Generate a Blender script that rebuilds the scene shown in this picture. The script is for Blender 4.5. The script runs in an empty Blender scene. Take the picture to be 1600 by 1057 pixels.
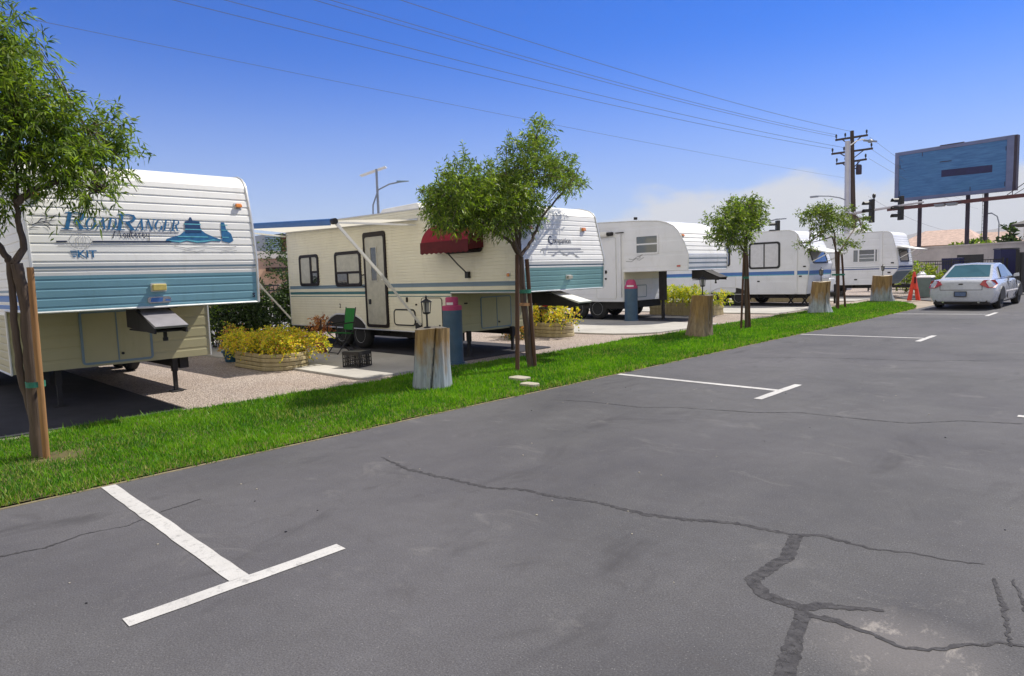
import bpy, math, random
import numpy as np
from mathutils import Vector, Matrix

random.seed(7)
RNG = np.random.default_rng(11)
scene = bpy.context.scene
COL = scene.collection

# ------------------------------------------------------------------ camera
cam_data = bpy.data.cameras.new("camera")
cam_data.sensor_width = 36.0
cam_data.lens = 23.4
cam_data.clip_start = 0.05
cam_data.clip_end = 30000.0
cam = bpy.data.objects.new("camera", cam_data)
COL.objects.link(cam)
_r, _u, _f = Vector((0.7145,0.6989,-0.0322)), Vector((-0.0429,0.0897,0.995)), Vector((-0.6983,0.7096,-0.0941))
_f = _f.normalized(); _r = (_r - _f * _r.dot(_f)).normalized(); _u = _r.cross(_f)
_m = Matrix((_r, _u, -_f)).transposed().to_4x4()
_m.translation = Vector((0, 0, 1.55))
cam.matrix_world = _m
scene.camera = cam

# ------------------------------------------------------------------ light
SUN = Vector((0.165, 0.57, 0.805)).normalized()
sun_data = bpy.data.lights.new("sun", 'SUN')
sun_data.energy = 5.0
sun_data.angle = math.radians(0.5)
sun_data.color = (1.0, 0.945, 0.85)
sun = bpy.data.objects.new("sun", sun_data)
sun.rotation_euler = SUN.to_track_quat('Z', 'Y').to_euler()
sun.location = (0, 0, 30)
COL.objects.link(sun)

world = bpy.data.worlds.new("World")
scene.world = world
world.use_nodes = True
wt = world.node_tree
wt.nodes.clear()
def wn(t, **k):
    n = wt.nodes.new(t)
    for a, b in k.items():
        setattr(n, a, b)
    return n
def wmath(op, a, b=None, c=None):
    n = wn('ShaderNodeMath', operation=op)
    for i, v in enumerate((a, b, c)):
        if v is None: continue
        if hasattr(v, 'is_linked') or hasattr(v, 'links'): wt.links.new(v, n.inputs[i])
        else: n.inputs[i].default_value = v
    return n.outputs[0]
wout = wn('ShaderNodeOutputWorld')
wbg = wn('ShaderNodeBackground')
wbg.inputs['Strength'].default_value = 0.105
sky = wn('ShaderNodeTexSky')
sky.sky_type = 'NISHITA'
sky.sun_disc = False
sky.sun_elevation = math.asin(SUN.z)
sky.sun_rotation = math.atan2(SUN.x, SUN.y)
sky.altitude = 600
sky.air_density = 1.0
sky.dust_density = 0.25
sky.ozone_density = 4.0
hs = wn('ShaderNodeHueSaturation')
hs.inputs['Hue'].default_value = 0.506
hs.inputs['Saturation'].default_value = 1.2
hs.inputs['Value'].default_value = 1.0
tcz = wn('ShaderNodeTexCoord'); sepz = wn('ShaderNodeSeparateXYZ'); wt.links.new(tcz.outputs['Generated'], sepz.inputs[0])
tint = wn('ShaderNodeMix', data_type='RGBA', blend_type='MULTIPLY')
zen = wn('ShaderNodeMapRange', interpolation_type='SMOOTHSTEP')   # paler towards the zenith and the sun
wt.links.new(sepz.outputs['Z'], zen.inputs[0])
zen.inputs[1].default_value = 0.48; zen.inputs[2].default_value = 0.72; zen.inputs[3].default_value = 1.0; zen.inputs[4].default_value = 0.0
wt.links.new(zen.outputs[0], tint.inputs['Factor'])
wt.links.new(sky.outputs[0], tint.inputs['A'])
tint.inputs['B'].default_value = (.66, .84, 1.24, 1)
wt.links.new(tint.outputs['Result'], hs.inputs['Color'])
# clouds low over the horizon, by direction
tc = wn('ShaderNodeTexCoord')
sep = wn('ShaderNodeSeparateXYZ')
wt.links.new(tc.outputs['Generated'], sep.inputs[0])
dotn = wn('ShaderNodeVectorMath', operation='DOT_PRODUCT')
wt.links.new(tc.outputs['Generated'], dotn.inputs[0])
dotn.inputs[1].default_value = (-0.27, 0.955, 0.12)
mr = wn('ShaderNodeMapRange', interpolation_type='SMOOTHSTEP')
wt.links.new(dotn.outputs['Value'], mr.inputs[0])
mr.inputs[1].default_value = 0.86; mr.inputs[2].default_value = 1.0
mr.inputs[3].default_value = 0.0; mr.inputs[4].default_value = 0.085
mp = wn('ShaderNodeMapping'); mp.inputs['Scale'].default_value = (1, 1, 2.2)
wt.links.new(tc.outputs['Generated'], mp.inputs[0])
nz = wn('ShaderNodeTexNoise')
nz.inputs['Scale'].default_value = 9.0; nz.inputs['Detail'].default_value = 7.0
wt.links.new(mp.outputs[0], nz.inputs['Vector'])
h0 = wmath('ADD', mr.outputs[0], 0.035)
n0 = wmath('MULTIPLY_ADD', nz.outputs['Fac'], 0.13, -0.065)
h1 = wmath('ADD', h0, n0)
dlt = wmath('SUBTRACT', h1, sep.outputs['Z'])
mr2 = wn('ShaderNodeMapRange', interpolation_type='SMOOTHSTEP')
wt.links.new(dlt, mr2.inputs[0])
mr2.inputs[1].default_value = -0.008; mr2.inputs[2].default_value = 0.03
mr2.inputs[3].default_value = 0.0; mr2.inputs[4].default_value = 0.95
mix = wn('ShaderNodeMix', data_type='RGBA')
wt.links.new(mr2.outputs[0], mix.inputs['Factor'])
# deeper, dimmer sky overhead
dim = wn('ShaderNodeMapRange', interpolation_type='SMOOTHSTEP'); wt.links.new(sepz.outputs['Z'], dim.inputs[0])
dim.inputs[1].default_value = .46; dim.inputs[2].default_value = .80; dim.inputs[3].default_value = 1.0; dim.inputs[4].default_value = .38
wt.links.new(dim.outputs[0], hs.inputs['Value'])
# pale band of air over the horizon
hz = wn('ShaderNodeMapRange', interpolation_type='SMOOTHSTEP')
wt.links.new(sep.outputs['Z'], hz.inputs[0])
hz.inputs[1].default_value = 0.0; hz.inputs[2].default_value = 0.33
hz.inputs[3].default_value = 0.62; hz.inputs[4].default_value = 0.0
mixh = wn('ShaderNodeMix', data_type='RGBA')
wt.links.new(hz.outputs[0], mixh.inputs['Factor'])
wt.links.new(hs.outputs[0], mixh.inputs['A'])
mixh.inputs['B'].default_value = (4.6, 5.4, 6.6, 1)
wt.links.new(mixh.outputs['Result'], mix.inputs['A'])
mix.inputs['B'].default_value = (5.7, 5.9, 6.4, 1)
# unseen white cloud bank added behind the camera as fill for shaded sides
dot2 = wn('ShaderNodeVectorMath', operation='DOT_PRODUCT')
wt.links.new(tc.outputs['Generated'], dot2.inputs[0]); dot2.inputs[1].default_value = (.34, -.66, .67)
nz2 = wn('ShaderNodeTexNoise'); nz2.inputs['Scale'].default_value = 3.2; nz2.inputs['Detail'].default_value = 8.0
wt.links.new(tc.outputs['Generated'], nz2.inputs['Vector'])
cl = wmath('ADD', dot2.outputs['Value'], wmath('MULTIPLY_ADD', nz2.outputs['Fac'], 1.1, -.55))
mr3 = wn('ShaderNodeMapRange', interpolation_type='SMOOTHSTEP'); wt.links.new(cl, mr3.inputs[0])
mr3.inputs[1].default_value = .52; mr3.inputs[2].default_value = .78; mr3.inputs[3].default_value = 0.0; mr3.inputs[4].default_value = 1.0
mix3 = wn('ShaderNodeMix', data_type='RGBA')
wt.links.new(mr3.outputs[0], mix3.inputs['Factor']); wt.links.new(mix.outputs['Result'], mix3.inputs['A'])
mix3.inputs['B'].default_value = (7.4, 7.0, 6.4, 1)
wt.links.new(mix3.outputs['Result'], wbg.inputs['Color'])
wt.links.new(wbg.outputs[0], wout.inputs['Surface'])

scene.view_settings.view_transform = 'Standard'
scene.view_settings.look = 'None'
scene.view_settings.exposure = 0.25
scene.view_settings.gamma = 1.0
scene.render.engine = 'CYCLES'
scene.cycles.max_bounces = 6
scene.cycles.diffuse_bounces = 2
scene.cycles.use_denoising = True

# ------------------------------------------------------------------ materials
class NT:
    def __init__(s, name):
        s.m = bpy.data.materials.new(name); s.m.use_nodes = True
        s.t = s.m.node_tree; s.t.nodes.clear()
        s.out = s.n('ShaderNodeOutputMaterial'); s.b = s.n('ShaderNodeBsdfPrincipled')
        s.t.links.new(s.b.outputs[0], s.out.inputs['Surface'])
        s.tc = s.n('ShaderNodeTexCoord')
    def n(s, t, **k):
        x = s.t.nodes.new(t)
        for a, b in k.items(): setattr(x, a, b)
        return x
    def l(s, a, b): s.t.links.new(a, b)
    def set(s, sock, v):
        if isinstance(v, bpy.types.NodeSocket): s.l(v, sock)
        elif isinstance(v, (tuple, list)) and len(v) == 3 and sock.type == 'RGBA': sock.default_value = (*v, 1)
        else: sock.default_value = v
    def vec(s, scale=(1, 1, 1), rot=(0, 0, 0), kind='Object'):
        x = s.n('ShaderNodeMapping'); x.inputs['Scale'].default_value = scale; x.inputs['Rotation'].default_value = rot
        s.l(s.tc.outputs[kind], x.inputs[0]); return x.outputs[0]
    def noise(s, scale, detail=4, vec=None, rough=.55, dist=0.0):
        x = s.n('ShaderNodeTexNoise'); x.inputs['Scale'].default_value = scale
        x.inputs['Detail'].default_value = detail; x.inputs['Roughness'].default_value = rough
        x.inputs['Distortion'].default_value = dist
        s.l(vec if vec else s.tc.outputs['Object'], x.inputs['Vector']); return x.outputs['Fac']
    def voro(s, scale, vec=None, out='Distance', feature='F1'):
        x = s.n('ShaderNodeTexVoronoi', feature=feature); x.inputs['Scale'].default_value = scale
        s.l(vec if vec else s.tc.outputs['Object'], x.inputs['Vector']); return x.outputs[out]
    def ramp(s, v, a, b, c=0.0, d=1.0):
        x = s.n('ShaderNodeMapRange'); s.l(v, x.inputs[0])
        for i, q in enumerate((a, b, c, d)): x.inputs[i + 1].default_value = q
        return x.outputs[0]
    def math(s, op, a, b=None, c=None):
        x = s.n('ShaderNodeMath', operation=op)
        for i, v in enumerate((a, b, c)):
            if v is not None: s.set(x.inputs[i], v)
        return x.outputs[0]
    def mix(s, f, a, b, mode='MIX'):
        x = s.n('ShaderNodeMix', data_type='RGBA', blend_type=mode)
        s.set(x.inputs['Factor'], f); s.set(x.inputs['A'], a); s.set(x.inputs['B'], b)
        return x.outputs['Result']
    def bump(s, h, strength=.3, dist=.01):
        x = s.n('ShaderNodeBump'); x.inputs['Strength'].default_value = strength; x.inputs['Distance'].default_value = dist
        s.l(h, x.inputs['Height']); s.l(x.outputs[0], s.b.inputs['Normal'])
    def col(s, v): s.set(s.b.inputs['Base Color'], v)
    def rough(s, v): s.set(s.b.inputs['Roughness'], v)

def dk(c, k): return tuple(min(1, x * k) for x in c)
MATS = {}
def mat(name, c, rough=.55, var=.12, scale=5, bump=0.0, bscale=60, metal=0.0, coat=0.0, spec=.5, dirt=0.0, dirtcol=(.2, .16, .11)):
    if name in MATS: return MATS[name]
    t = NT(name)
    f = t.ramp(t.noise(scale, 5), .3, .7)
    base = t.mix(f, dk(c, 1 - var), dk(c, 1 + var))
    if dirt > 0:
        d = t.ramp(t.noise(scale * 2.3, 7, t.vec((1, 1, .35))), .52, .75, 0, dirt)
        base = t.mix(d, base, dirtcol)
    t.col(base)
    t.rough(t.ramp(t.noise(scale * 3, 3), .2, .8, max(.02, rough - .07), min(1, rough + .07)))
    t.b.inputs['Metallic'].default_value = metal
    t.b.inputs['Coat Weight'].default_value = coat
    t.b.inputs['Coat Roughness'].default_value = .08
    t.b.inputs['Specular IOR Level'].default_value = spec
    if bump: t.bump(t.noise(bscale, 3), bump, .01)
    MATS[name] = t.m
    return t.m

def glass_mat(name, c, rough=.05):
    t = NT(name)
    t.col(t.mix(t.noise(2.5, 2), dk(c, .8), dk(c, 1.2)))
    t.rough(rough); t.b.inputs['Specular IOR Level'].default_value = .9
    t.b.inputs['Coat Weight'].default_value = .6
    MATS[name] = t.m
    return t.m

def leaf_mat(name, c1, c2, trans=.35):
    t = NT(name)
    rnd = t.n('ShaderNodeNewGeometry').outputs['Random Per Island']
    cl = t.ramp(t.noise(3.2, 3), .35, .65)
    f = t.math('MULTIPLY_ADD', rnd, .6, t.math('MULTIPLY', cl, .4))
    c = t.mix(f, c1, c2)
    t.col(c); t.rough(.5); t.b.inputs['Specular IOR Level'].default_value = .35
    tr = t.n('ShaderNodeBsdfTranslucent')
    t.l(t.mix(1.0, c, (1.35, 1.45, .6), 'MULTIPLY'), tr.inputs[0])
    ms = t.n('ShaderNodeMixShader'); ms.inputs[0].default_value = trans
    t.l(t.b.outputs[0], ms.inputs[1]); t.l(tr.outputs[0], ms.inputs[2])
    t.l(ms.outputs[0], t.out.inputs['Surface'])
    MATS[name] = t.m
    return t.m

def asphalt_mat():
    t = NT('asphalt')
    big = t.ramp(t.noise(.35, 5, rough=.6), .35, .68)
    mid = t.ramp(t.noise(1.7, 6, t.vec((1, .45, 1), (0, 0, .25)), rough=.65), .35, .7)
    c = t.mix(big, (.062, .063, .073), (.155, .154, .162))
    c = t.mix(t.math('MULTIPLY', mid, .6), c, (.165, .163, .166))
    ml = t.ramp(t.noise(5.5, 6, rough=.7), .35, .7)
    c = t.mix(t.math('MULTIPLY', ml, .4), c, (.075, .072, .072))
    # fine aggregate
    sp = t.ramp(t.voro(75), .0, .26, 1, 0)
    c = t.mix(t.math('MULTIPLY', sp, t.ramp(t.noise(40, 3), .46, .62, 0, .9)), c, (.42, .41, .40))
    sp2 = t.ramp(t.noise(120, 4, rough=.8), .38, .60)
    c = t.mix(t.math('MULTIPLY', sp2, .72), c, (.036, .034, .037))
    c = t.mix(t.ramp(t.noise(.22, 3), .42, .62, 0, .35), c, t.mix(.5, c, (.13, .12, .145)))
    # oil drips and dark scuffs
    st = t.ramp(t.noise(1.15, 4, t.vec((1.0, .5, 1)), rough=.7, dist=.6), .58, .70, 0, .65)
    dots = t.math('MULTIPLY', t.ramp(t.voro(1.7, t.vec((1, .8, 1))), .02, .055, 1, 0), t.ramp(t.noise(.8, 2), .5, .6))
    c = t.mix(t.math('MULTIPLY', dots, .7), c, (.03, .028, .03))
    c = t.mix(st, c, (.05, .048, .052))
    sc = t.ramp(t.noise(2.6, 6, t.vec((.7, 1.6, 1), (0, 0, .9)), rough=.75, dist=1.2), .57, .70, 0, .5)
    c = t.mix(sc, c, (.07, .066, .07))
    # pale worn scuffs
    pl = t.ramp(t.noise(1.6, 6, t.vec((.9, 1.5, 1), (0, 0, -.6)), rough=.72, dist=.8), .58, .76, 0, .36)
    c = t.mix(pl, c, (.25, .238, .228))
    # worn oval patch low at the right with white chalky streaks
    vm = t.n('ShaderNodeVectorMath', operation='SUBTRACT'); t.l(t.tc.outputs['Object'], vm.inputs[0]); vm.inputs[1].default_value = (-.70, 2.88, 0)
    ln = t.n('ShaderNodeVectorMath', operation='LENGTH'); t.l(vm.outputs[0], ln.inputs[0])
    near = t.ramp(ln.outputs['Value'], .12, .40, 1, 0)
    c = t.mix(t.math('MULTIPLY', near, .45), c, (.20, .185, .182))
    wh = t.ramp(t.noise(6.5, 7, t.vec((1.6, .8, 1), (0, 0, .45)), rough=.7, dist=.5), .56, .66)
    c = t.mix(t.math('MULTIPLY', t.math('MULTIPLY', near, wh), .55), c, (.42, .385, .35))
    t.col(c); t.rough(.82); t.b.inputs['Specular IOR Level'].default_value = .3
    h = t.math('ADD', t.noise(150, 3, rough=.7), t.math('MULTIPLY', t.voro(90), .7))
    t.bump(h, .35, .004)
    return t.m

def gravel_mat():
    t = NT('gravel')
    v = t.voro(48, out='Color')
    sepc = t.n('ShaderNodeSeparateColor'); t.l(v, sepc.inputs[0])
    c = t.mix(sepc.outputs[0], (.34, .275, .235), (.69, .585, .51))
    c = t.mix(t.math('MULTIPLY', sepc.outputs[1], .35), c, (.42, .37, .34))
    c = t.mix(t.ramp(t.noise(.9, 6), .4, .7, 0, .4), c, (.36, .27, .21))
    c = t.mix(t.ramp(t.voro(48), .35, .7, 0, .6), c, (.10, .075, .06))
    t.col(c); t.rough(.9); t.bump(t.math('MULTIPLY', t.voro(48), -1), .9, .02)
    return t.m

def concrete_mat(name='concrete', c=(.44, .42, .385)):
    t = NT(name)
    b = t.mix(t.ramp(t.noise(.8, 6, rough=.65), .35, .7), dk(c, .82), dk(c, 1.12))
    b = t.mix(t.ramp(t.noise(3.5, 7, rough=.7), .58, .72, 0, .35), b, (.22, .2, .17))
    b = t.mix(t.ramp(t.noise(120, 2), .5, .7, 0, .25), b, dk(c, .6))
    t.col(b); t.rough(.85); t.bump(t.noise(90, 4), .25, .004)
    return t.m

def paint_line_mat():
    t = NT('road_paint')
    b = t.mix(t.ramp(t.noise(2.0, 5), .35, .7), (.47, .46, .45), (.58, .57, .555))
    w = t.ramp(t.noise(14, 9, t.vec((1, 1, 1)), rough=.8), .53, .65, 0, .75)
    b = t.mix(w, b, (.22, .215, .215))
    b = t.mix(t.ramp(t.noise(130, 3), .55, .66, 0, .3), b, (.3, .3, .3))
    t.col(b); t.rough(.7); t.bump(t.noise(140, 3), .4, .004)
    return t.m

def wood_mat(name, c1, c2, grey=0.0, scale=14, greycol=(.33, .38, .44), z0=.7):
    t = NT(name)
    g = t.noise(scale, 6, t.vec((1, 1, .06)), rough=.6)
    c = t.mix(t.ramp(g, .3, .7), c1, c2)
    if grey:
        z = t.n('ShaderNodeSeparateXYZ'); t.l(t.tc.outputs['Object'], z.inputs[0])
        m = t.ramp(t.math('ADD', z.outputs[2], t.math('MULTIPLY', t.noise(7, 5, t.vec((1, 1, .35))), 1.1)), .85, 1.2, 1, 0)
        c = t.mix(t.math('MULTIPLY', m, grey), c, t.mix(t.ramp(g, .3, .7), dk(greycol, .65), dk(greycol, 1.2)))
    c = t.mix(t.ramp(t.noise(40, 4, t.vec((1, 1, .03))), .6, .7, 0, .7), c, dk(c1, .3))
    t.col(c); t.rough(.8); t.bump(t.noise(30, 5, t.vec((1, 1, .05))), .6, .012)
    return t.m

def shade_panel(name, c, var=.06, rough=.42):
    # painted aluminium siding: faint waviness and dust, a little gloss
    t = NT(name)
    b = t.mix(t.ramp(t.noise(1.3, 5), .3, .7), dk(c, 1 - var), dk(c, 1 + var))
    b = t.mix(t.ramp(t.noise(5, 7, t.vec((1, 1, .25)), rough=.7), .55, .8, 0, .35), b, dk((c[0], c[1] * .93, c[2] * .8), .62))
    t.col(b); t.rough(rough)
    t.bump(t.noise(2.2, 2), .18, .02)
    return t.m

def tar_mat():
    t = NT('crack_tar')
    c = t.mix(t.ramp(t.noise(22, 6, rough=.7), .3, .7), (.034, .033, .037), (.092, .090, .096))
    t.col(c); t.rough(.9); t.b.inputs['Specular IOR Level'].default_value = .15; t.bump(t.noise(70, 5), .4, .004)
    tr = t.n('ShaderNodeBsdfTransparent'); ms = t.n('ShaderNodeMixShader')
    # sealant worn away in ragged flakes
    f = t.ramp(t.noise(26, 8, rough=.75, dist=.4), .38, .46, .85, 0)
    t.l(f, ms.inputs[0]); t.l(t.b.outputs[0], ms.inputs[1]); t.l(tr.outputs[0], ms.inputs[2]); t.l(ms.outputs[0], t.out.inputs['Surface'])
    return t.m
def cloth_mat(name, c, trans):
    t = NT(name); b = t.mix(t.noise(3, 4), dk(c, .92), dk(c, 1.05)); t.col(b); t.rough(.7)
    tr = t.n('ShaderNodeBsdfTranslucent'); t.l(b, tr.inputs[0]); ms = t.n('ShaderNodeMixShader'); ms.inputs[0].default_value = trans
    t.l(t.b.outputs[0], ms.inputs[1]); t.l(tr.outputs[0], ms.inputs[2]); t.l(ms.outputs[0], t.out.inputs['Surface'])
    return t.m

M = dict(
    asphalt=asphalt_mat(), gravel=gravel_mat(), concrete=concrete_mat(), line=paint_line_mat(),
    tar=tar_mat(),
    dirt=mat('dry_ground', (.30, .25, .20), .95, .2, .4, .4, 30),
    lawn=mat('lawn_soil', (.10, .085, .03), .95, .4, 6, .5, 60),
    edging=wood_mat('edging_wood', (.17, .14, .08), (.27, .23, .14)),
    white=shade_panel('white_siding', (.80, .79, .75)),
    cream=shade_panel('cream_siding', (.80, .755, .60)),
    creamshade=shade_panel('shaded_cream_siding', (.42, .385, .225)),  # cream darkened: shade on lower fronts and near side put into the colour
    coolwhite=shade_panel('cool_white_siding', (.76, .77, .80)),
    teal=shade_panel('teal_siding', (.18, .36, .43)),
    sea=shade_panel('sea_green_siding', (.20, .375, .37)),
    bluegrey=shade_panel('blue_grey_stripe', (.17, .245, .31)),
    dkteal=shade_panel('dark_teal_stripe', (.045, .16, .175)),
    blue=shade_panel('blue_stripe', (.06, .17, .45)),
    navy=shade_panel('navy_stripe', (.03, .06, .22)),
    roof=mat('rubber_roof', (.78, .77, .74), .6, .08, 3, .1, 40, dirt=.3),
    trim=mat('aluminium_trim', (.66, .66, .64), .35, .08, 6, metal=.35),
    ac=mat('plastic_shroud', (.72, .71, .67), .5, .06, 4),
    black=mat('black_metal', (.012, .012, .013), .5, .3, 10),
    brown=mat('dark_bronze_frame', (.016, .010, .008), .5, .2, 8, spec=.25),
    rubber=mat('tyre_rubber', (.02, .02, .021), .85, .25, 12, .3, 80),
    rim=mat('wheel_rim', (.55, .56, .58), .4, .12, 8, metal=.15),
    under=mat('chassis_dark', (.022, .02, .02), .8, .3, 5),
    amber=mat('amber_lens', (.72, .23, .02), .25, .15, 30, coat=.6),
    yellowlens=mat('porch_light_lens', (.62, .50, .14), .3, .1, 30, coat=.5),
    red=mat('red_lens', (.42, .02, .02), .2, .15, 30, coat=.8),
    curtain=mat('curtain_cream', (.46, .44, .36), .5, .12, 9, coat=.5),
    curtainw=mat('blind_white', (.60, .60, .62), .45, .08, 9, coat=.5),
    glassd=glass_mat('tinted_glass', (.028, .032, .032)),
    glassg=glass_mat('grey_glass', (.09, .105, .11)),
    glassb=glass_mat('blue_glass', (.04, .075, .16)),
    redcloth=mat('red_awning_cloth', (.24, .006, .018), .8, .18, 6),
    redclothd=mat('dark_red_cloth', (.10, .006, .010), .85, .2, 6),
    bluecloth=mat('blue_vinyl', (.045, .13, .33), .5, .1, 5),
    decal=mat('decal_blue', (.022, .125, .27), .4, .25, 18),
    decald2=mat('decal_navy', (.015, .05, .13), .4, .15, 18), decald=mat('decal_dark', (.02, .025, .05), .4, .1, 18),
    decalg=mat('decal_grey', (.28, .285, .30), .45, .15, 18),
    decalc=mat('decal_cyan', (.12, .42, .50), .4, .2, 18),
    bark=wood_mat('bark', (.055, .036, .026), (.13, .09, .062), scale=22),
    stake=wood_mat('stake_wood', (.24, .115, .04), (.40, .215, .08), scale=18), stakeb=wood_mat('dark_stake_wood', (.06, .028, .016), (.13, .065, .035), scale=18),
    stumpw=wood_mat('stump_wood', (.15, .085, .028), (.36, .24, .10), .9, 16, (.32, .38, .43)),
    stumpb=wood_mat('brown_stump_wood', (.13, .078, .022), (.32, .205, .075), .2, 16),
    stumptop=mat('cut_wood', (.62, .53, .38), .8, .2, 12, .3, 60),
    tie=mat('green_tie', (.02, .16, .10), .6, .2, 20),
    leafA=leaf_mat('leaf_green', (.08, .16, .012), (.36, .48, .05), .42),
    leafB=leaf_mat('leaf_deep', (.028, .06, .012), (.11, .18, .03)),
    leafC=leaf_mat('leaf_olive', (.08, .11, .02), (.26, .31, .06)),
    leafD=leaf_mat('shrub_leaf', (.018, .04, .012), (.05, .085, .025), .2),
    flowerY=leaf_mat('yellow_leaf', (.72, .54, .02), (.95, .80, .08), .35),
    flowerG=leaf_mat('yellow_green_leaf', (.30, .36, .02), (.66, .66, .06), .35),
    flowerO=leaf_mat('coral_flower', (.55, .20, .06), (.75, .42, .14), .3),
    grass=leaf_mat('grass_blade', (.04, .18, .003), (.24, .46, .012), .4),
    planter=wood_mat('planter_timber', (.36, .29, .15), (.50, .42, .25), scale=9),
    pedblue=mat('pedestal_blue_grey', (.045, .095, .155), .5, .15, 6, dirt=.15),
    pink=mat('pedestal_pink', (.42, .04, .13), .5, .12, 8),
    label=mat('label_white', (.75, .72, .72), .5, .05, 8),
    carw=mat('car_paint_white', (.54, .57, .64), .28, .02, 3, coat=1.0),
    chrome=mat('chrome', (.6, .6, .62), .15, .05, 8, metal=1.0),
    plate=mat('plate_blue', (.10, .15, .27), .4, .2, 25),
    orange=mat('cone_red', (.72, .055, .025), .5, .12, 6),
    wall=concrete_mat('pale_wall', (.60, .55, .51)),
    darkblue=mat('dark_blue_paint', (.012, .012, .075), .5, .2, 3),
    darkgrey=mat('dark_grey_paint', (.035, .035, .042), .6, .2, 3),
    iron=mat('iron_black', (.02, .02, .022), .5, .2, 8),
    salmon=mat('salmon_stucco', (.52, .33, .23), .9, .1, 1.2, .2, 30),
    rooftile=mat('clay_tile', (.50, .36, .30), .85, .2, 3, .5, 9),
    bbframe=mat('billboard_frame', (.13, .16, .30), .6, .15, 1.5),
    bbdark=mat('billboard_steel', (.03, .022, .045), .6, .25, 2),
    bbred=mat('catwalk_steel', (.09, .028, .03), .6, .2, 2),
    polewood=wood_mat('pole_wood', (.035, .022, .018), (.07, .048, .038), scale=10),
    polewhite=mat('galvanised_pole', (.50, .50, .56), .5, .08, 2, metal=.2),
    greypole=mat('grey_pole', (.22, .25, .31), .5, .1, 3),
    wire=mat('cable', (.13, .13, .17), .6, .1, 5),
    mount=mat('mountain_rock', (.14, .12, .11), .95, .35, .004),
    bluepot=mat('blue_pot', (.02, .10, .19), .4, .15, 10),
    terracotta=mat('terracotta', (.30, .08, .05), .7, .2, 10),
    greencl=mat('green_fabric', (.01, .17, .02), .75, .15, 20),
    plastic=mat('black_plastic', (.02, .019, .02), .35, .2, 12),
    stone=mat('pale_stone', (.38, .35, .28), .9, .2, 12, .5, 40),
    propane=mat('white_plastic_cover', (.75, .75, .76), .4, .05, 5),
    bin=mat('grey_green_bin', (.14, .19, .18), .6, .15, 5),
    solar=mat('solar_back_white', (.70, .72, .75), .4, .05, 5),
    greyplate=mat('grey_plate', (.26, .25, .27), .45, .15, 6), lamp=mat('lamp_glass', (.26, .265, .25), .3, .1, 8),
)


# ------------------------------------------------------------------ geometry helpers
def thing(name, label, cat, loc=(0, 0, 0), rotz=0.0, group=None):
    o = bpy.data.objects.new(name, None)
    o.empty_display_size = .2
    COL.objects.link(o)
    o.location = loc; o.rotation_euler = (0, 0, rotz)
    o['label'] = label; o['category'] = cat
    if group: o['group'] = group
    return o
def tag(o, label, cat, group=None):
    o['label'] = label; o['category'] = cat
    if group: o['group'] = group
    return o
def world_loc(o):
    v = Vector(o.location)
    while o.parent: o = o.parent; v += Vector(o.location)
    return v

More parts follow.
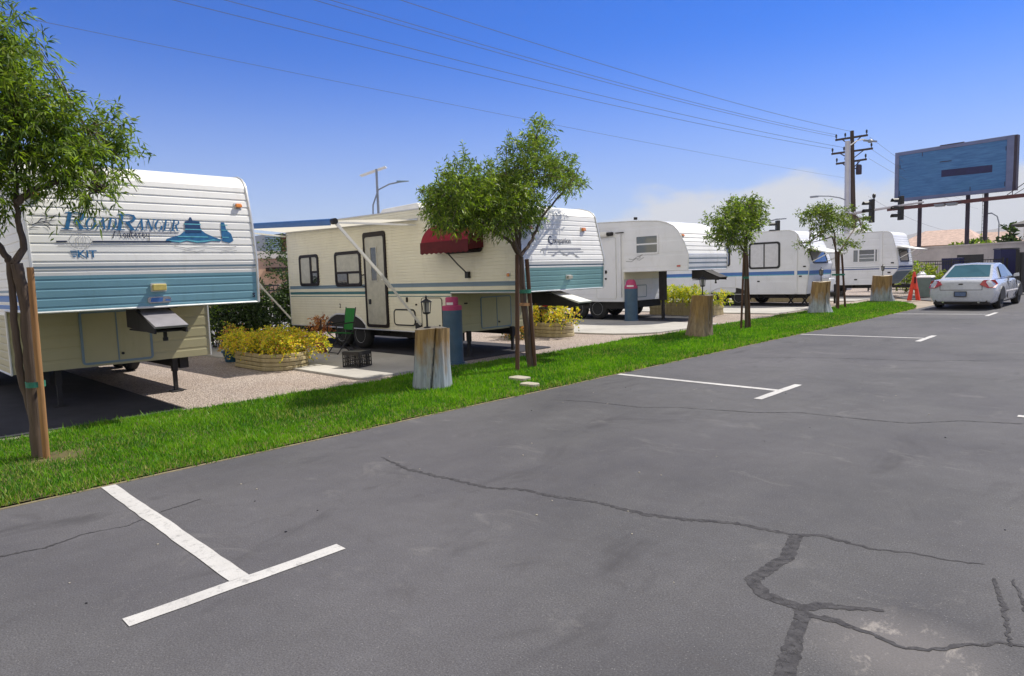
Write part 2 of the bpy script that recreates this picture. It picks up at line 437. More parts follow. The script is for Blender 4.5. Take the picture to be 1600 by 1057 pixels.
class MB:
    def __init__(s): s.v = []; s.f = []; s.m = []
    def add(s, vs, fs, m=0):
        n = len(s.v); s.v += [tuple(q) for q in vs]
        s.f += [tuple(i + n for i in f) for f in fs]; s.m += [m] * len(fs)
        return s
    def hexa(s, p, m=0):   # eight corners, bottom four then top four
        return s.add(p, [(3, 2, 1, 0), (4, 5, 6, 7), (0, 1, 5, 4), (1, 2, 6, 5), (2, 3, 7, 6), (3, 0, 4, 7)], m)
    def box(s, x0, x1, y0, y1, z0, z1, m=0):
        return s.hexa([(x0, y0, z0), (x1, y0, z0), (x1, y1, z0), (x0, y1, z0), (x0, y0, z1), (x1, y0, z1), (x1, y1, z1), (x0, y1, z1)], m)
    def bar(s, a, b, w, h, m=0, up=(0, 0, 1)):
        a, b = Vector(a), Vector(b); d = (b - a).normalized()
        side = d.cross(Vector(up))
        if side.length < 1e-4: side = d.cross(Vector((1, 0, 0)))
        side.normalize(); u = side.cross(d)
        s1, u1 = side * w / 2, u * h / 2
        return s.hexa([a - s1 - u1, a + s1 - u1, b + s1 - u1, b - s1 - u1, a - s1 + u1, a + s1 + u1, b + s1 + u1, b - s1 + u1], m)
    def tube(s, pts, rad, n=8, m=0, cap=True):
        pts = [Vector(p) for p in pts]; k = len(pts)
        if not isinstance(rad, (list, tuple)): rad = [rad] * k
        vs = []; side = None
        for i, p in enumerate(pts):
            d = (pts[min(i + 1, k - 1)] - pts[max(i - 1, 0)]).normalized()
            if side is None:
                side = d.cross(Vector((0, 0, 1)))
                if side.length < 1e-3: side = d.cross(Vector((1, 0, 0)))
            side = (side - d * side.dot(d)).normalized(); u = d.cross(side)
            for j in range(n):
                a = 2 * math.pi * j / n
                vs.append(p + (side * math.cos(a) + u * math.sin(a)) * rad[i])
        fs = []
        for i in range(k - 1):
            for j in range(n):
                a, b = i * n + j, i * n + (j + 1) % n
                fs.append((a, b, b + n, a + n))
        if cap:
            fs.append(tuple(range(n - 1, -1, -1))); fs.append(tuple(range((k - 1) * n, k * n)))
        return s.add(vs, fs, m)
    def lathe(s, prof, c, n=24, axis='z', m=0, cap=True):
        vs = []
        for r, h in prof:
            for j in range(n):
                a = 2 * math.pi * j / n; q, w = r * math.cos(a), r * math.sin(a)
                vs.append({'z': (c[0] + q, c[1] + w, c[2] + h), 'y': (c[0] + q, c[1] + h, c[2] - w), 'x': (c[0] + h, c[1] + q, c[2] + w)}[axis])
        fs = []; k = len(prof)
        for i in range(k - 1):
            for j in range(n):
                a, b = i * n + j, i * n + (j + 1) % n
                fs.append((a, b, b + n, a + n))
        if cap:
            fs.append(tuple(range(n - 1, -1, -1))); fs.append(tuple(range((k - 1) * n, k * n)))
        return s.add(vs, fs, m)
    def prism(s, poly, fn, d0, d1, m=0):   # poly in (a, b), fn(a, b, d) to a point
        n = len(poly)
        vs = [fn(a, b, d0) for a, b in poly] + [fn(a, b, d1) for a, b in poly]
        fs = [tuple(range(n - 1, -1, -1)), tuple(range(n, 2 * n))]
        fs += [(i, (i + 1) % n, (i + 1) % n + n, i + n) for i in range(n)]
        return s.add(vs, fs, m)
    def ring(s, outer, inner, fn, d0, d1, m=0):
        n = len(outer); vs = []
        for poly, d in ((outer, d0), (outer, d1), (inner, d1), (inner, d0)):
            vs += [fn(a, b, d) for a, b in poly]
        fs = []
        for k in range(4):
            for i in range(n):
                j = (i + 1) % n; a = k * n; b = ((k + 1) % 4) * n
                fs.append((a + i, a + j, b + j, b + i))
        return s.add(vs, fs, m)
    def build(s, name, mats, parent=None, smooth=False, bevel=0.0, kind=None, recalc=True, segs=2):
        if not isinstance(mats, (list, tuple)): mats = [mats]
        o_ = world_loc(parent) if parent else Vector((0, 0, 0))
        me = bpy.data.meshes.new(name)
        me.from_pydata([(x - o_.x, y - o_.y, z - o_.z) for x, y, z in s.v], [], s.f)
        for mm in mats: me.materials.append(M[mm] if isinstance(mm, str) else mm)
        me.polygons.foreach_set('material_index', s.m)
        if recalc:
            import bmesh
            bm = bmesh.new(); bm.from_mesh(me)
            bmesh.ops.recalc_face_normals(bm, faces=bm.faces)
            bm.to_mesh(me); bm.free()
        if smooth:
            me.polygons.foreach_set('use_smooth', [True] * len(me.polygons))
            me.set_sharp_from_angle(angle=math.radians(42))
        me.update()
        o = bpy.data.objects.new(name, me); COL.objects.link(o)
        if parent: o.parent = parent
        if kind: o['kind'] = kind
        if bevel:
            b = o.modifiers.new('bevel', 'BEVEL'); b.width = bevel; b.segments = segs
            b.limit_method = 'ANGLE'; b.angle_limit = math.radians(40)
        return o

def rrect(a0, a1, b0, b1, r, n=5):
    out = []
    for cx, cy, t0 in ((a1 - r, b1 - r, 0), (a0 + r, b1 - r, 90), (a0 + r, b0 + r, 180), (a1 - r, b0 + r, 270)):
        for i in range(n + 1):
            t = math.radians(t0 + 90 * i / n)
            out.append((cx + r * math.cos(t), cy + r * math.sin(t)))
    return out

def fast_mesh(name, verts, faces_flat, nper, mats, matidx=None, parent=None, kind=None, smooth=False):
    """numpy mesh of equal n-gons"""
    o_ = world_loc(parent) if parent else Vector((0, 0, 0))
    verts = np.asarray(verts, np.float32) - np.array(o_, np.float32)
    nv = len(verts); nf = len(faces_flat) // nper
    me = bpy.data.meshes.new(name)
    me.vertices.add(nv); me.vertices.foreach_set('co', verts.ravel())
    me.loops.add(nf * nper); me.loops.foreach_set('vertex_index', np.asarray(faces_flat, np.int32))
    me.polygons.add(nf)
    me.polygons.foreach_set('loop_start', np.arange(0, nf * nper, nper, dtype=np.int32))
    for mm in (mats if isinstance(mats, (list, tuple)) else [mats]): me.materials.append(M[mm])
    if matidx is not None: me.polygons.foreach_set('material_index', np.asarray(matidx, np.int32))
    me.update(calc_edges=True); me.validate()
    o = bpy.data.objects.new(name, me); COL.objects.link(o)
    if parent: o.parent = parent
    if kind: o['kind'] = kind
    return o

def leaf_cloud(name, pts, dirs, L, W, mats, weights, parent, droop=0.0, bend=.15):
    """one diamond-shaped leaf per point"""
    n = len(pts)
    d = dirs / (np.linalg.norm(dirs, axis=1, keepdims=True) + 1e-9)
    r = RNG.normal(size=(n, 3)); s = np.cross(d, r); s /= (np.linalg.norm(s, axis=1, keepdims=True) + 1e-9)
    nn = np.cross(d, s)
    Lr = (L * RNG.uniform(.65, 1.25, n))[:, None]; Wr = (W * RNG.uniform(.75, 1.25, n))[:, None]
    a = pts; b = pts + d * Lr * .45 + s * Wr * .5 + nn * Lr * bend * .5; c = pts + d * Lr + nn * 0; e = pts + d * Lr * .45 - s * Wr * .5 + nn * Lr * bend * .5
    c = c - np.array([0, 0, 1]) * Lr * droop
    V = np.stack([a, b, c, e], 1).reshape(-1, 3)
    F = np.arange(4 * n)
    mi = RNG.choice(len(mats), n, p=np.array(weights) / sum(weights))
    return fast_mesh(name, V, F, 4, mats, mi, parent)

def crown_points(blobs, n_twigs, leaves, twig_len, droop=.3, hollow=.25, depth=1.0):
    """twigs spread through a crown of overlapping lumps (x, y, z, r); returns leaf points and directions"""
    B = np.array(blobs); w = B[:, 3] ** 2.2; w /= w.sum()
    k = RNG.choice(len(B), n_twigs, p=w)
    u = RNG.normal(size=(n_twigs, 3)); u /= np.linalg.norm(u, axis=1, keepdims=True)
    rr = (hollow + (1 - hollow) * RNG.uniform(0, 1, n_twigs) ** .6)[:, None] * B[k, 3:4]
    base = B[k, :3] + u * rr * np.array([depth, 1, .92])
    td = u * .8 + RNG.normal(size=(n_twigs, 3)) * .6 + np.array([0, 0, .35])
    td /= np.linalg.norm(td, axis=1, keepdims=True)
    tl = twig_len * RNG.uniform(.5, 1.3, n_twigs)
    t = (np.arange(leaves) + .5) / leaves
    P = base[:, None, :] + td[:, None, :] * (t[None, :, None] * tl[:, None, None])
    P = P - np.array([0, 0, 1]) * (t ** 2)[None, :, None] * (tl * droop)[:, None, None]
    D = td[:, None, :] * .7 + RNG.normal(size=(n_twigs, leaves, 3)) * .75 - np.array([0, 0, droop * 1.2])
    return P.reshape(-1, 3), D.reshape(-1, 3)

def text_polys(s, size=1.0, shear=0.0, bold=0.0, xs=1.0):
    cu = bpy.data.curves.new('lettering', 'FONT')
    cu.body = s; cu.size = size; cu.shear = shear; cu.offset = bold
    ob = bpy.data.objects.new('lettering', cu); COL.objects.link(ob)
    dg = bpy.context.evaluated_depsgraph_get(); dg.update()
    ev = ob.evaluated_get(dg); me = ev.to_mesh()
    vs = [(v.co.x * xs, v.co.y) for v in me.vertices]; fs = [tuple(p.vertices) for p in me.polygons]
    ev.to_mesh_clear(); bpy.data.objects.remove(ob); bpy.data.curves.remove(cu)
    return vs, fs
def add_text(mb, s, a, b, fn, size, width=None, d=.006, m=0, **k):
    """lettering laid on a surface, left end at (a, b); scaled to a given width"""
    vs, fs = text_polys(s, size, **k)
    x0 = min(v[0] for v in vs); x1 = max(v[0] for v in vs)
    q = width / (x1 - x0) if width else 1.0
    mb.add([fn(a + (x - x0) * q, b + y, d) for x, y in vs], fs, m)
def stroke(mb, pts, w, fn, d=.005, m=0):
    """a flat brush stroke of given width along (a, b) points"""
    P = [Vector(p) for p in pts]; n = len(P)
    L, R = [], []
    for i, p in enumerate(P):
        t = (P[min(i + 1, n - 1)] - P[max(i - 1, 0)]).normalized(); nrm = Vector((-t.y, t.x))
        ww = (w[i] if isinstance(w, (list, tuple)) else w) / 2
        L.append(p + nrm * ww); R.append(p - nrm * ww)
    vs = [fn(q.x, q.y, d) for q in L] + [fn(q.x, q.y, d) for q in R]
    mb.add(vs, [(i, i + 1, n + i + 1, n + i) for i in range(n - 1)], m)
def poly(mb, pts, fn, d=.005, m=0):
    mb.add([fn(a, b, d) for a, b in pts], [tuple(range(len(pts)))], m)

# ------------------------------------------------------------------ the ground
def sheet(name, poly_, z, m, kind='structure'):
    mb = MB(); mb.add([(x, y, z) for x, y in poly_], [tuple(range(len(poly_)))])
    return mb.build(name, m, kind=kind)
sheet('ground', [(-7500, -7500), (7500, -7500), (7500, 7500), (-7500, 7500)], -.03, 'dirt')
sheet('parking_lot', [(-5.88, -14), (30, -14), (30, 47), (-8.6, 47), (-8.6, 33.0), (-5.88, 29.6)], 0.0, 'asphalt')
sheet('street', [(-75, -40), (-19.5, -40), (-19.5, 80), (-75, 80)], -.012, concrete_mat('street_asphalt', (.34, .33, .33)))
def wavy(x, y0, y1, n, amp, seed):
    r = random.Random(seed); ph = [r.uniform(0, 6) for _ in range(4)]
    out = []
    for i in range(n + 1):
        y = y0 + (y1 - y0) * i / n
        out.append((x + amp * (math.sin(y * 1.3 + ph[0]) + .6 * math.sin(y * 3.1 + ph[1]) + .35 * math.sin(y * 7.7 + ph[2])), y))
    return out
LAWN_BACK = wavy(-8.55, -6, 29.5, 120, .07, 3)
def lawn_front(y):
    return -5.92 if y < 24 else -5.92 - (y - 24) ** 2 * .055
LAWN_FRONT = [(lawn_front(y), y) for y in np.linspace(-6, 29.5, 60)]
sheet('gravel_yard', [(-19.4, -6), (-8.3, -6), (-8.3, 31), (-8.6, 47), (-19.4, 47)], -.002, 'gravel')
sheet('lawn_soil', [(a, b) for a, b in LAWN_BACK] + [(float(a), float(b)) for a, b in LAWN_FRONT[::-1]], .012, 'lawn')
mb = MB()
pts = [(lawn_front(y) + .018 + .006 * math.sin(y * 2.2), float(y)) for y in np.linspace(-6, 29.5, 90)]
for i in range(len(pts) - 1):
    (a, b), (c, d) = pts[i], pts[i + 1]
    mb.hexa([(a, b, -.03), (a + .035, b, -.03), (c + .035, d, -.03), (c, d, -.03), (a, b, .006), (a + .03, b, .006), (c + .03, d, .006), (c, d, .006)])
mb.build('lawn_edging', 'edging', kind='structure')
def pad(x0, x1, y0, y1, r=.5):
    p = rrect(x0, x1, y0, y1, .12, 3)
    p = [q for q in p]
    mb = MB(); mb.prism(p, lambda a, b, d: (a, b, d), -.02, .035)
    return mb.build('concrete_pad', 'concrete', kind='structure', bevel=.01)
pad(-18.5, -8.75, -2.6, 1.0); pad(-18.5, -8.85, 5.62, 7.9)
def lay_shade(x0, x1, y0, y1):  # near-black sheets added under the trailers to deepen the shade there
    mb = MB(); mb.prism(rrect(x0, x1, y0, y1, .15, 3), lambda a, b, d: (a, b, d), -.02, .012); mb.build('trailer_shade_sheet', 'groundshade', kind='structure')
M['groundshade'] = mat('painted_ground_shade', (.03, .029, .036), .9, .3, 1.5, .3, 60)
lay_shade(-16.8, -8.72, 1.02, 2.98); lay_shade(-16.2, -9.2, 7.92, 10.6); lay_shade(-19.2, -10.3, 17.22, 19.9); lay_shade(-18, -10, 25.3, 28.4)
def pad_curved():
    pts = [(-18.5, 13.28), (-10.4, 13.30), (-9.7, 13.42), (-9.2, 13.72), (-8.93, 14.2), (-8.86, 15.1), (-8.86, 17.2), (-18.5, 17.2)]
    mb = MB(); mb.prism(pts, lambda a, b, d: (a, b, d), -.02, .035); mb.build('concrete_pad', 'concrete', kind='structure', bevel=.01)
pad_curved()
pad(-18.5, -9.0, 21.4, 25.2); pad(-18.5, -9.2, 29.6, 33.2)

# painted parking marks: a stem from the lawn edge and a bar across its end
def irregular_strip(mb, a, b, w, z, jag=.004, step=.12):
    a, b = Vector(a), Vector(b); n = max(2, int((b - a).length / step)); t = (b - a).normalized(); nr = Vector((-t.y, t.x))
    L, R = [], []
    for i in range(n + 1):
        p = a.lerp(b, i / n)
        L.append(p + nr * (w / 2 + random.uniform(-jag, jag))); R.append(p - nr * (w / 2 + random.uniform(-jag, jag)))
    vs = [(q.x, q.y, z) for q in L] + [(q.x, q.y, z) for q in R]
    mb.add(vs, [(i, i + 1, n + 2 + i, n + 1 + i) for i in range(n)])
def parking_mark(y_stem0, y_stem1, ya, yb, xb=-3.38):
    mb = MB()
    irregular_strip(mb, (-5.87, y_stem0), (xb - .05, y_stem1), .105, .004)
    irregular_strip(mb, (xb, ya), (xb, yb), .10, .004)
    mb.build('parking_line', 'line', kind='structure')
parking_mark(1.39, 1.375, .82, 1.955)
parking_mark(8.25, 8.20, 7.53, 8.75)
parking_mark(15.3, 15.45, 14.78, 16.1, -3.42)
parking_mark(22.55, 22.95, 22.25, 23.8, -3.5)
mb = MB(); irregular_strip(mb, (-.99, 8.10), (1.6, 8.14), .10, .004); mb.build('parking_line', 'line', kind='structure')

# tar sealed cracks
CRK = [0]
def crack(pts, w, jag=.5, wob=.02):
    CRK[0] += 1; zc = .0015 + CRK[0] * .0002
    # refine the path with small wander, then a ragged strip
    P = [Vector(p) for p in pts]; Q = []
    for i in range(len(P) - 1):
        n = max(2, int((P[i + 1] - P[i]).length / .022))
        for k in range(n):
            Q.append(P[i].lerp(P[i + 1], k / n) + Vector((random.uniform(-wob, wob), random.uniform(-wob, wob))) * .38)
    Q.append(P[-1])
    n = len(Q); L, R = [], []
    for i, p in enumerate(Q):
        t = (Q[min(i + 1, n - 1)] - Q[max(i - 1, 0)]).normalized(); nr = Vector((-t.y, t.x))
        u = i / (n - 1) * (len(w) - 1); k = min(int(u), len(w) - 2) if len(w) > 1 else 0
        ww = w[k] + (w[k + 1] - w[k]) * (u - k) if len(w) > 1 else w[0]
        L.append(p + nr * ww / 2 * random.uniform(1 - jag, 1 + jag)); R.append(p - nr * ww / 2 * random.uniform(1 - jag, 1 + jag))
    mb = MB(); mb.add([(q.x, q.y, zc) for q in L] + [(q.x, q.y, zc) for q in R], [(i, i + 1, n + i + 1, n + i) for i in range(n - 1)])
    mb.build('crack_sealant', 'tar', kind='structure')
crack([(-4.84, 3.24), (-4.32, 3.16), (-3.9, 3.21), (-3.5, 3.24), (-3.3, 3.37), (-3.02, 3.4), (-2.7, 3.5), (-2.35, 3.51), (-2.04, 3.61), (-1.81, 3.73), (-1.5, 3.77), (-1.33, 3.87), (-1.09, 3.84), (-0.92, 3.92), (-0.75, 3.94), (-0.6, 4.0)], [.012, .034, .04, .032, .036, .034, .04, .044, .04, .036, .03, .014, .01], .65)
crack([(-1.46, 3.79), (-1.385, 3.45), (-1.40, 3.2), (-1.41, 3.08), (-1.3, 2.97), (-1.14, 2.96), (-1.1, 2.92), (-1.04, 2.68), (-0.97, 2.4), (-.85, 2.1)], [.07, .075, .07, .075, .07, .06, .075, .075, .08], .14, .012)
crack([(-1.11, 2.97), (-1.05, 3.05), (-0.93, 3.12), (-0.84, 3.17)], [.06, .045, .02], .3)
crack([(-1.08, 2.91), (-0.96, 2.94), (-0.83, 2.93), (-0.72, 2.9), (-0.62, 2.94), (-0.51, 3.09), (-0.42, 3.19), (-0.30, 3.24)], [.05, .03, .02, .02, .022, .02, .012], .5)
crack([(-0.537, 3.839), (-0.470, 3.602), (-0.425, 3.382), (-0.385, 3.188)], [.012, .022, .018, .01], .6)
crack([(x + .07, y + .05) for x, y in [(-0.537, 3.839), (-0.470, 3.602), (-0.425, 3.382), (-0.385, 3.188)]], [.008, .016, .012, .006], .6)
crack([(-4.83, 0.56), (-4.77, 0.77), (-4.84, 0.98), (-4.78, 1.22), (-4.9, 1.5), (-4.95, 1.75)], [.018, .012, .008, .012, .008], .8)
crack([(-5.38, 6.1), (-4.91, 6.28), (-4.22, 6.34), (-3.88, 6.58), (-3.08, 6.81), (-2.71, 7.07), (-2.15, 7.1), (-1.72, 7.17), (-1.37, 7.56), (-0.9, 7.74)], [.008, .014, .010, .010, .018, .010, .016, .010, .018], .8)
crack([(-5.0, 11.0), (-3.9, 11.6), (-2.6, 11.9), (-1.2, 13.0), (.6, 13.3)], [.010, .018, .010, .014], .8)

# grit and crumbs lying on the asphalt
mb = MB(); rg_ = random.Random(21)
for k in range(70):
    x, y, s = rg_.uniform(-5.6, 1.5), rg_.uniform(.4, 9), rg_.uniform(.003, .007)
    mb.hexa([(x + a * s * rg_.uniform(.6, 1), y + b * s * rg_.uniform(.6, 1), z * s) for z in (0, .9) for a, b in ((-1, -1), (1, -1), (1, 1), (-1, 1))], rg_.choice((0, 0, 1)))
mb.build('grit', ['stone', 'black'], kind='stuff')

# grass, thicker and finer near the camera
def grow_grass():
    n = 430000
    y = RNG.uniform(0, 1, n) ** 1.45 * 33 - 3.0
    x = RNG.uniform(-8.75, -5.82, n)
    lf = np.where(y < 24, -5.91, -5.91 - (y - 24) ** 2 * .055)
    bk = np.interp(y, [q[1] for q in LAWN_BACK], [q[0] for q in LAWN_BACK]) - RNG.exponential(.03, n)
    pn = np.sin(x * 3.1 + np.sin(y * 1.7)) * np.sin(y * 2.3 + np.sin(x * 2.1)) + .5 * np.sin(x * 7 + y * 5) * np.sin(y * 6.1 - x * 3)
    bare = ((x + 7.28) ** 2 + ((y - 1.35) * .9) ** 2 < .1 * RNG.uniform(0, 1, n)) 
    stepst = ((np.abs(x + 6.74) < .17) & (np.abs(y - 6.98) < .13)) | ((np.abs(x + 6.23) < .15) & (np.abs(y - 6.65) < .1))
    lf = lf + np.clip(RNG.normal(.012, .018, n) + .03 * (np.sin(y * 9) * np.sin(y * 3.7 + 1)), -.06, .06)
    ok = (x < lf) & (x > bk) & (y < 29.4) & (~bare) & (~stepst)
    x, y, pn = x[ok], y[ok], pn[ok]; n = len(x)
    far = np.clip((y + 2) / 20, .0, 1.0)
    h = (.026 + .009 * pn + RNG.exponential(.010, n)) * (1 + .2 * far); h = np.clip(h, .018, .12)
    w = (.0035 + .009 * far) * RNG.uniform(.7, 1.3, n)
    a = RNG.uniform(0, 2 * np.pi, n); lean = RNG.uniform(.1, .85, n) * h; la = RNG.uniform(0, 2 * np.pi, n)
    bx, by = np.cos(a) * w, np.sin(a) * w
    z0 = np.full(n, .008)
    V = np.stack([np.stack([x - bx, y - by, z0], 1), np.stack([x + bx, y + by, z0], 1), np.stack([x + np.cos(la) * lean, y + np.sin(la) * lean, z0 + h], 1)], 1).reshape(-1, 3)
    pn2 = np.sin(x * 1.9 + 2 * np.sin(y * .9)) * np.sin(y * 1.1 + 1.5 * np.sin(x * 1.7))
    mi = (RNG.uniform(0, 1, n) < .04 + .08 * (pn > .5) + .16 * (x > -6.15) + .14 * (pn2 > .45)).astype(int)
    mi = np.where((RNG.uniform(0, 1, n) < .42 + .35 * pn2) & (mi == 0), 2, mi)
    o = fast_mesh('grass', V, np.arange(3 * n), 3, ['grass', 'drygrass', 'grassB'], mi)
    o['kind'] = 'stuff'; o['label'] = 'bright green mown grass strip beside the asphalt'; o['category'] = 'grass'
M['drygrass'] = leaf_mat('dry_grass_blade', (.22, .26, .05), (.42, .42, .13), .3)
M['grassB'] = leaf_mat('deep_grass_blade', (.018, .10, .004), (.07, .21, .010), .35)
grow_grass()
def stepping(x, y, w, l, label):
    mb = MB(); mb.prism(rrect(x - w, x + w, y - l, y + l, .05, 3), lambda a, b, d: (a, b, d), .0, .055)
    tag(mb.build('stepping_stone', 'stone', bevel=.01), label, 'stone', 'flat stones in the lawn')
stepping(-6.74, 6.98, .15, .11, 'pale flat stone in the lawn nearer the staked tree'); stepping(-6.23, 6.65, .13, .09, 'small pale flat stone in the lawn near the asphalt edge')


# ------------------------------------------------------------------ trailers
def interp(pl, z):
    if z <= pl[0][1]: return pl[0][0]
    for (xa, za), (xb, zb) in zip(pl, pl[1:]):
        if za <= z <= zb and zb > za: return xa + (xb - xa) * (z - za) / (zb - za)
    return pl[-1][0]
def groove(z, p):
    t = (z / p) % 1.0
    return 0.0 if t < .70 else (t - .70) / .08 if t < .78 else 1.0 if t < .92 else (1 - t) / .08
def levels(z0, z1, p, extra=()):
    s = {round(z0, 5), round(z1, 5)} | {round(e, 5) for e in extra if z0 < e < z1}
    if p:
        for k in range(int(z0 / p) - 1, int(z1 / p) + 2):
            for t in (0, .70, .78, .92):
                z = (k + t) * p
                if z0 + .003 < z < z1 - .003: s.add(round(z, 5))
    return sorted(s)
def band(bands, z):
    for a, b, m in bands:
        if a <= z < b: return m
    return 0

class Trailer:
    """a trailer lying along X with its nose to +X; its near side faces -Y"""
    def __init__(t, name, label, y0, W, front, crown, rear, roof_z, mats, low=None, zb=.5, zg=None,
                 side_p=.1, side_d=.006, front_p=.1, front_d=.01, side_bands=(), front_bands=(), low_mat=0, crown_mat=0):
        t.y0, t.y1, t.front, t.low, t.zg, t.zb, t.rear = y0, y0 + W, front, low, zg, zb, rear
        allf = front + crown
        t.root = thing(name, label, 'trailer', ((rear + front[0][0]) / 2, y0 + W / 2, 0), 0, 'trailers parked side by side')
        top = crown[-1]
        mb = MB()
        ztop = max(z for x, z in allf)
        def side(y, sg):
            def rows(z0, z1, fx):
                ex = [b for q in side_bands for b in q[:2]] + [z for x, z in allf]
                L = levels(z0, z1, side_p, ex)
                V = []
                for z in L:
                    d = sg * side_d * (groove(z, side_p) if side_p else 0)
                    V += [(rear, y + d, z), (fx(z), y + d, z)]
                for i in range(len(L) - 1):
                    mb.add([V[2 * i], V[2 * i + 1], V[2 * i + 3], V[2 * i + 2]], [(0, 1, 2, 3)], band(side_bands, (L[i] + L[i + 1]) / 2))
            if low: rows(zb, zg, lambda z: low)
            rows(zg if low else zb, ztop, lambda z: interp(allf, z))
            # the sliver between the crown and the roofline
            mb.add([(rear, y, ztop), (top[0], y, ztop), (rear, y, roof_z)], [(0, 1, 2)], 0)
        side(t.y0, 1); side(t.y1, -1)
        def front_rows(z0, z1, fx, bands, p, d, basemat=None):
            L = levels(z0, z1, p, [b for q in bands for b in q[:2]] + [z for x, z in front])
            for za, zb_ in zip(L, L[1:]):
                dd = d * (.35 if basemat is None and band(bands, (za + zb_) / 2) == 1 and front_p < .12 else 1)
                xa = fx(za) - dd * groove(za, p); xb = fx(zb_) - dd * groove(zb_, p)
                mb.add([(xa, t.y0, za), (xa, t.y1, za), (xb, t.y1, zb_), (xb, t.y0, zb_)], [(0, 1, 2, 3)],
                       basemat if basemat is not None else band(bands, (za + zb_) / 2))
        front_rows(front[0][1], front[-1][1], lambda z: interp(front, z), front_bands, front_p, front_d)
        if low: front_rows(zb, zg, lambda z: low, (), .16, .004, low_mat)
        cp = [front[-1]] + crown
        for (xa, za), (xb, zb_) in zip(cp, cp[1:]):
            mb.add([(xa, t.y0, za), (xa, t.y1, za), (xb, t.y1, zb_), (xb, t.y0, zb_)], [(0, 1, 2, 3)], crown_mat)
        mb.add([(rear, t.y0, zb), (rear, t.y1, zb), (rear, t.y1, roof_z), (rear, t.y0, roof_z)], [(0, 1, 2, 3)], 0)
        # closed inner box, undersides included
        e = .02; xm = (rear + front[0][0]) / 2
        op = [(rear, zb)] + ([(low, zb), (low, zg)] if low else []) + allf + [(rear, roof_z)]
        op = [(x - e if x > xm else x + e, z - e if z > 1.9 else z) for x, z in op]
        mb.prism(op, lambda a, b, d: (a, d, b), t.y0 + e, t.y1 - e, low_mat)
        t.body = mb.build('body', mats, t.root, recalc=False)
        # roof membrane
        rb = MB(); rb.add([(top[0], t.y0, top[1] + .004), (top[0], t.y1, top[1] + .004), (rear, t.y1, roof_z + .004), (rear, t.y0, roof_z + .004)], [(0, 1, 2, 3)])
        t.roof = rb.build('roof', 'roof', t.root)
        tr = MB()
        for y in (t.y0, t.y1):
            pts = [(x, y, z) for x, z in allf] + [(rear, y, roof_z), (rear, y, zb)]
            tr.tube(pts, .017, 6)
            if low:
                tr.tube([(low, y, zb), (low, y, zg - .02)], .014, 6); tr.tube([(low, y, zg), (front[0][0], y, zg)], .014, 6)
            tr.tube([(rear, y, zb), (low if low else front[0][0], y, zb)], .014, 6)
        if low: tr.tube([(front[0][0], t.y0, zg), (front[0][0], t.y1, zg)], .014, 6)
        tr.build('edge_trim', 'trim', t.root, smooth=True)
        ch = MB(); x1 = low if low else front[0][0]
        for y in (t.y0 + .35, t.y1 - .35): ch.box(rear + .1, x1 - .12, y - .06, y + .06, zb - .17, zb - .005)
        for x in np.arange(rear + .5, x1 - .3, 1.1): ch.box(float(x), float(x) + .06, t.y0 + .1, t.y1 - .1, zb - .1, zb - .006)
        ch.build('chassis', 'under', t.root)
    def S(t, a, b, d): return (a, t.y0 - d, b)
    def F(t, a, b, d): return (interp(t.front, b) + d, a, b)
    def G(t, a, b, d): return (t.low + d, a, b)
    def window(t, fn, a0, a1, b0, b1, frame='brown', panes=(), fw=.05, r=.06, d=.022, gl='glassd', label=None):
        mb = MB(); mb.ring(rrect(a0, a1, b0, b1, r), rrect(a0 + fw, a1 - fw, b0 + fw, b1 - fw, max(.01, r - fw * .6)), fn, -.01, d)
        w = mb.build('window', frame, t.root)
        if not panes: panes = ((a0 + fw, a1 - fw, b0 + fw, b1 - fw, gl),)
        for q in panes:
            p = MB(); p.prism(rrect(q[0] - .004, q[1] + .004, q[2] - .004, q[3] + .004, .012, 2), fn, -.005, q[5] if len(q) > 5 else d * .45); p.build('pane', q[4], w)
        return w
    def hatch(t, fn, a0, a1, b0, b1, m, ring='trim', fw=.014, r=.03, d=.012, split=None, knob=True, name='hatch_door'):
        mb = MB(); mb.prism(rrect(a0, a1, b0, b1, r), fn, -.004, d * .6)
        h = mb.build(name, m, t.root)
        rg = MB(); rg.ring(rrect(a0 - fw, a1 + fw, b0 - fw, b1 + fw, r + fw), rrect(a0, a1, b0, b1, r), fn, -.004, d)
        if split is not None:
            rg.prism(rrect(split - .008, split + .008, b0, b1, .004, 1), fn, 0, d)
        rg.build('gasket', ring, h)
        if knob:
            kb = MB(); c = a1 - .07 if split is None else split + .05
            kb.prism(rrect(c - .018, c + .018, b0 + .07, b0 + .106, .016), fn, 0, d + .012); kb.build('latch', 'black', h)
        return h
    def light(t, fn, a, b, w, h, m='amber', name='clearance_light', d=.05):
        mb = MB(); mb.prism(rrect(a - w / 2 - .012, a + w / 2 + .012, b - h / 2 - .012, b + h / 2 + .012, .01, 2), fn, -.004, .012)
        o = mb.build(name, 'trim', t.root)
        ln = MB(); ln.prism(rrect(a - w / 2, a + w / 2, b - h / 2, b + h / 2, .012, 3), fn, .008, d); ln.build('lens', m, o, bevel=.008)
    def wheel(t, x, y, r=.34, w=.2):
        mb = MB(); h = w / 2
        mb.lathe([(r * .56, -h), (r * .82, -h * 1.02), (r * .97, -h * .7), (r, -h * .4), (r, h * .4), (r * .97, h * .7), (r * .82, h * 1.02), (r * .56, h)], (x, y, r), 28, 'y')
        o = mb.build('wheel', 'rubber', t.root, smooth=True)
        rb = MB(); rb.lathe([(.001, -h * .55), (r * .2, -h * .6), (r * .24, -h * .35), (r * .42, -h * .3), (r * .5, -h * .8), (r * .58, -h * 1.03), (r * .60, -h * .95), (r * .58, h * .9), (.001, h * .9)], (x, y, r), 24, 'y', cap=False)
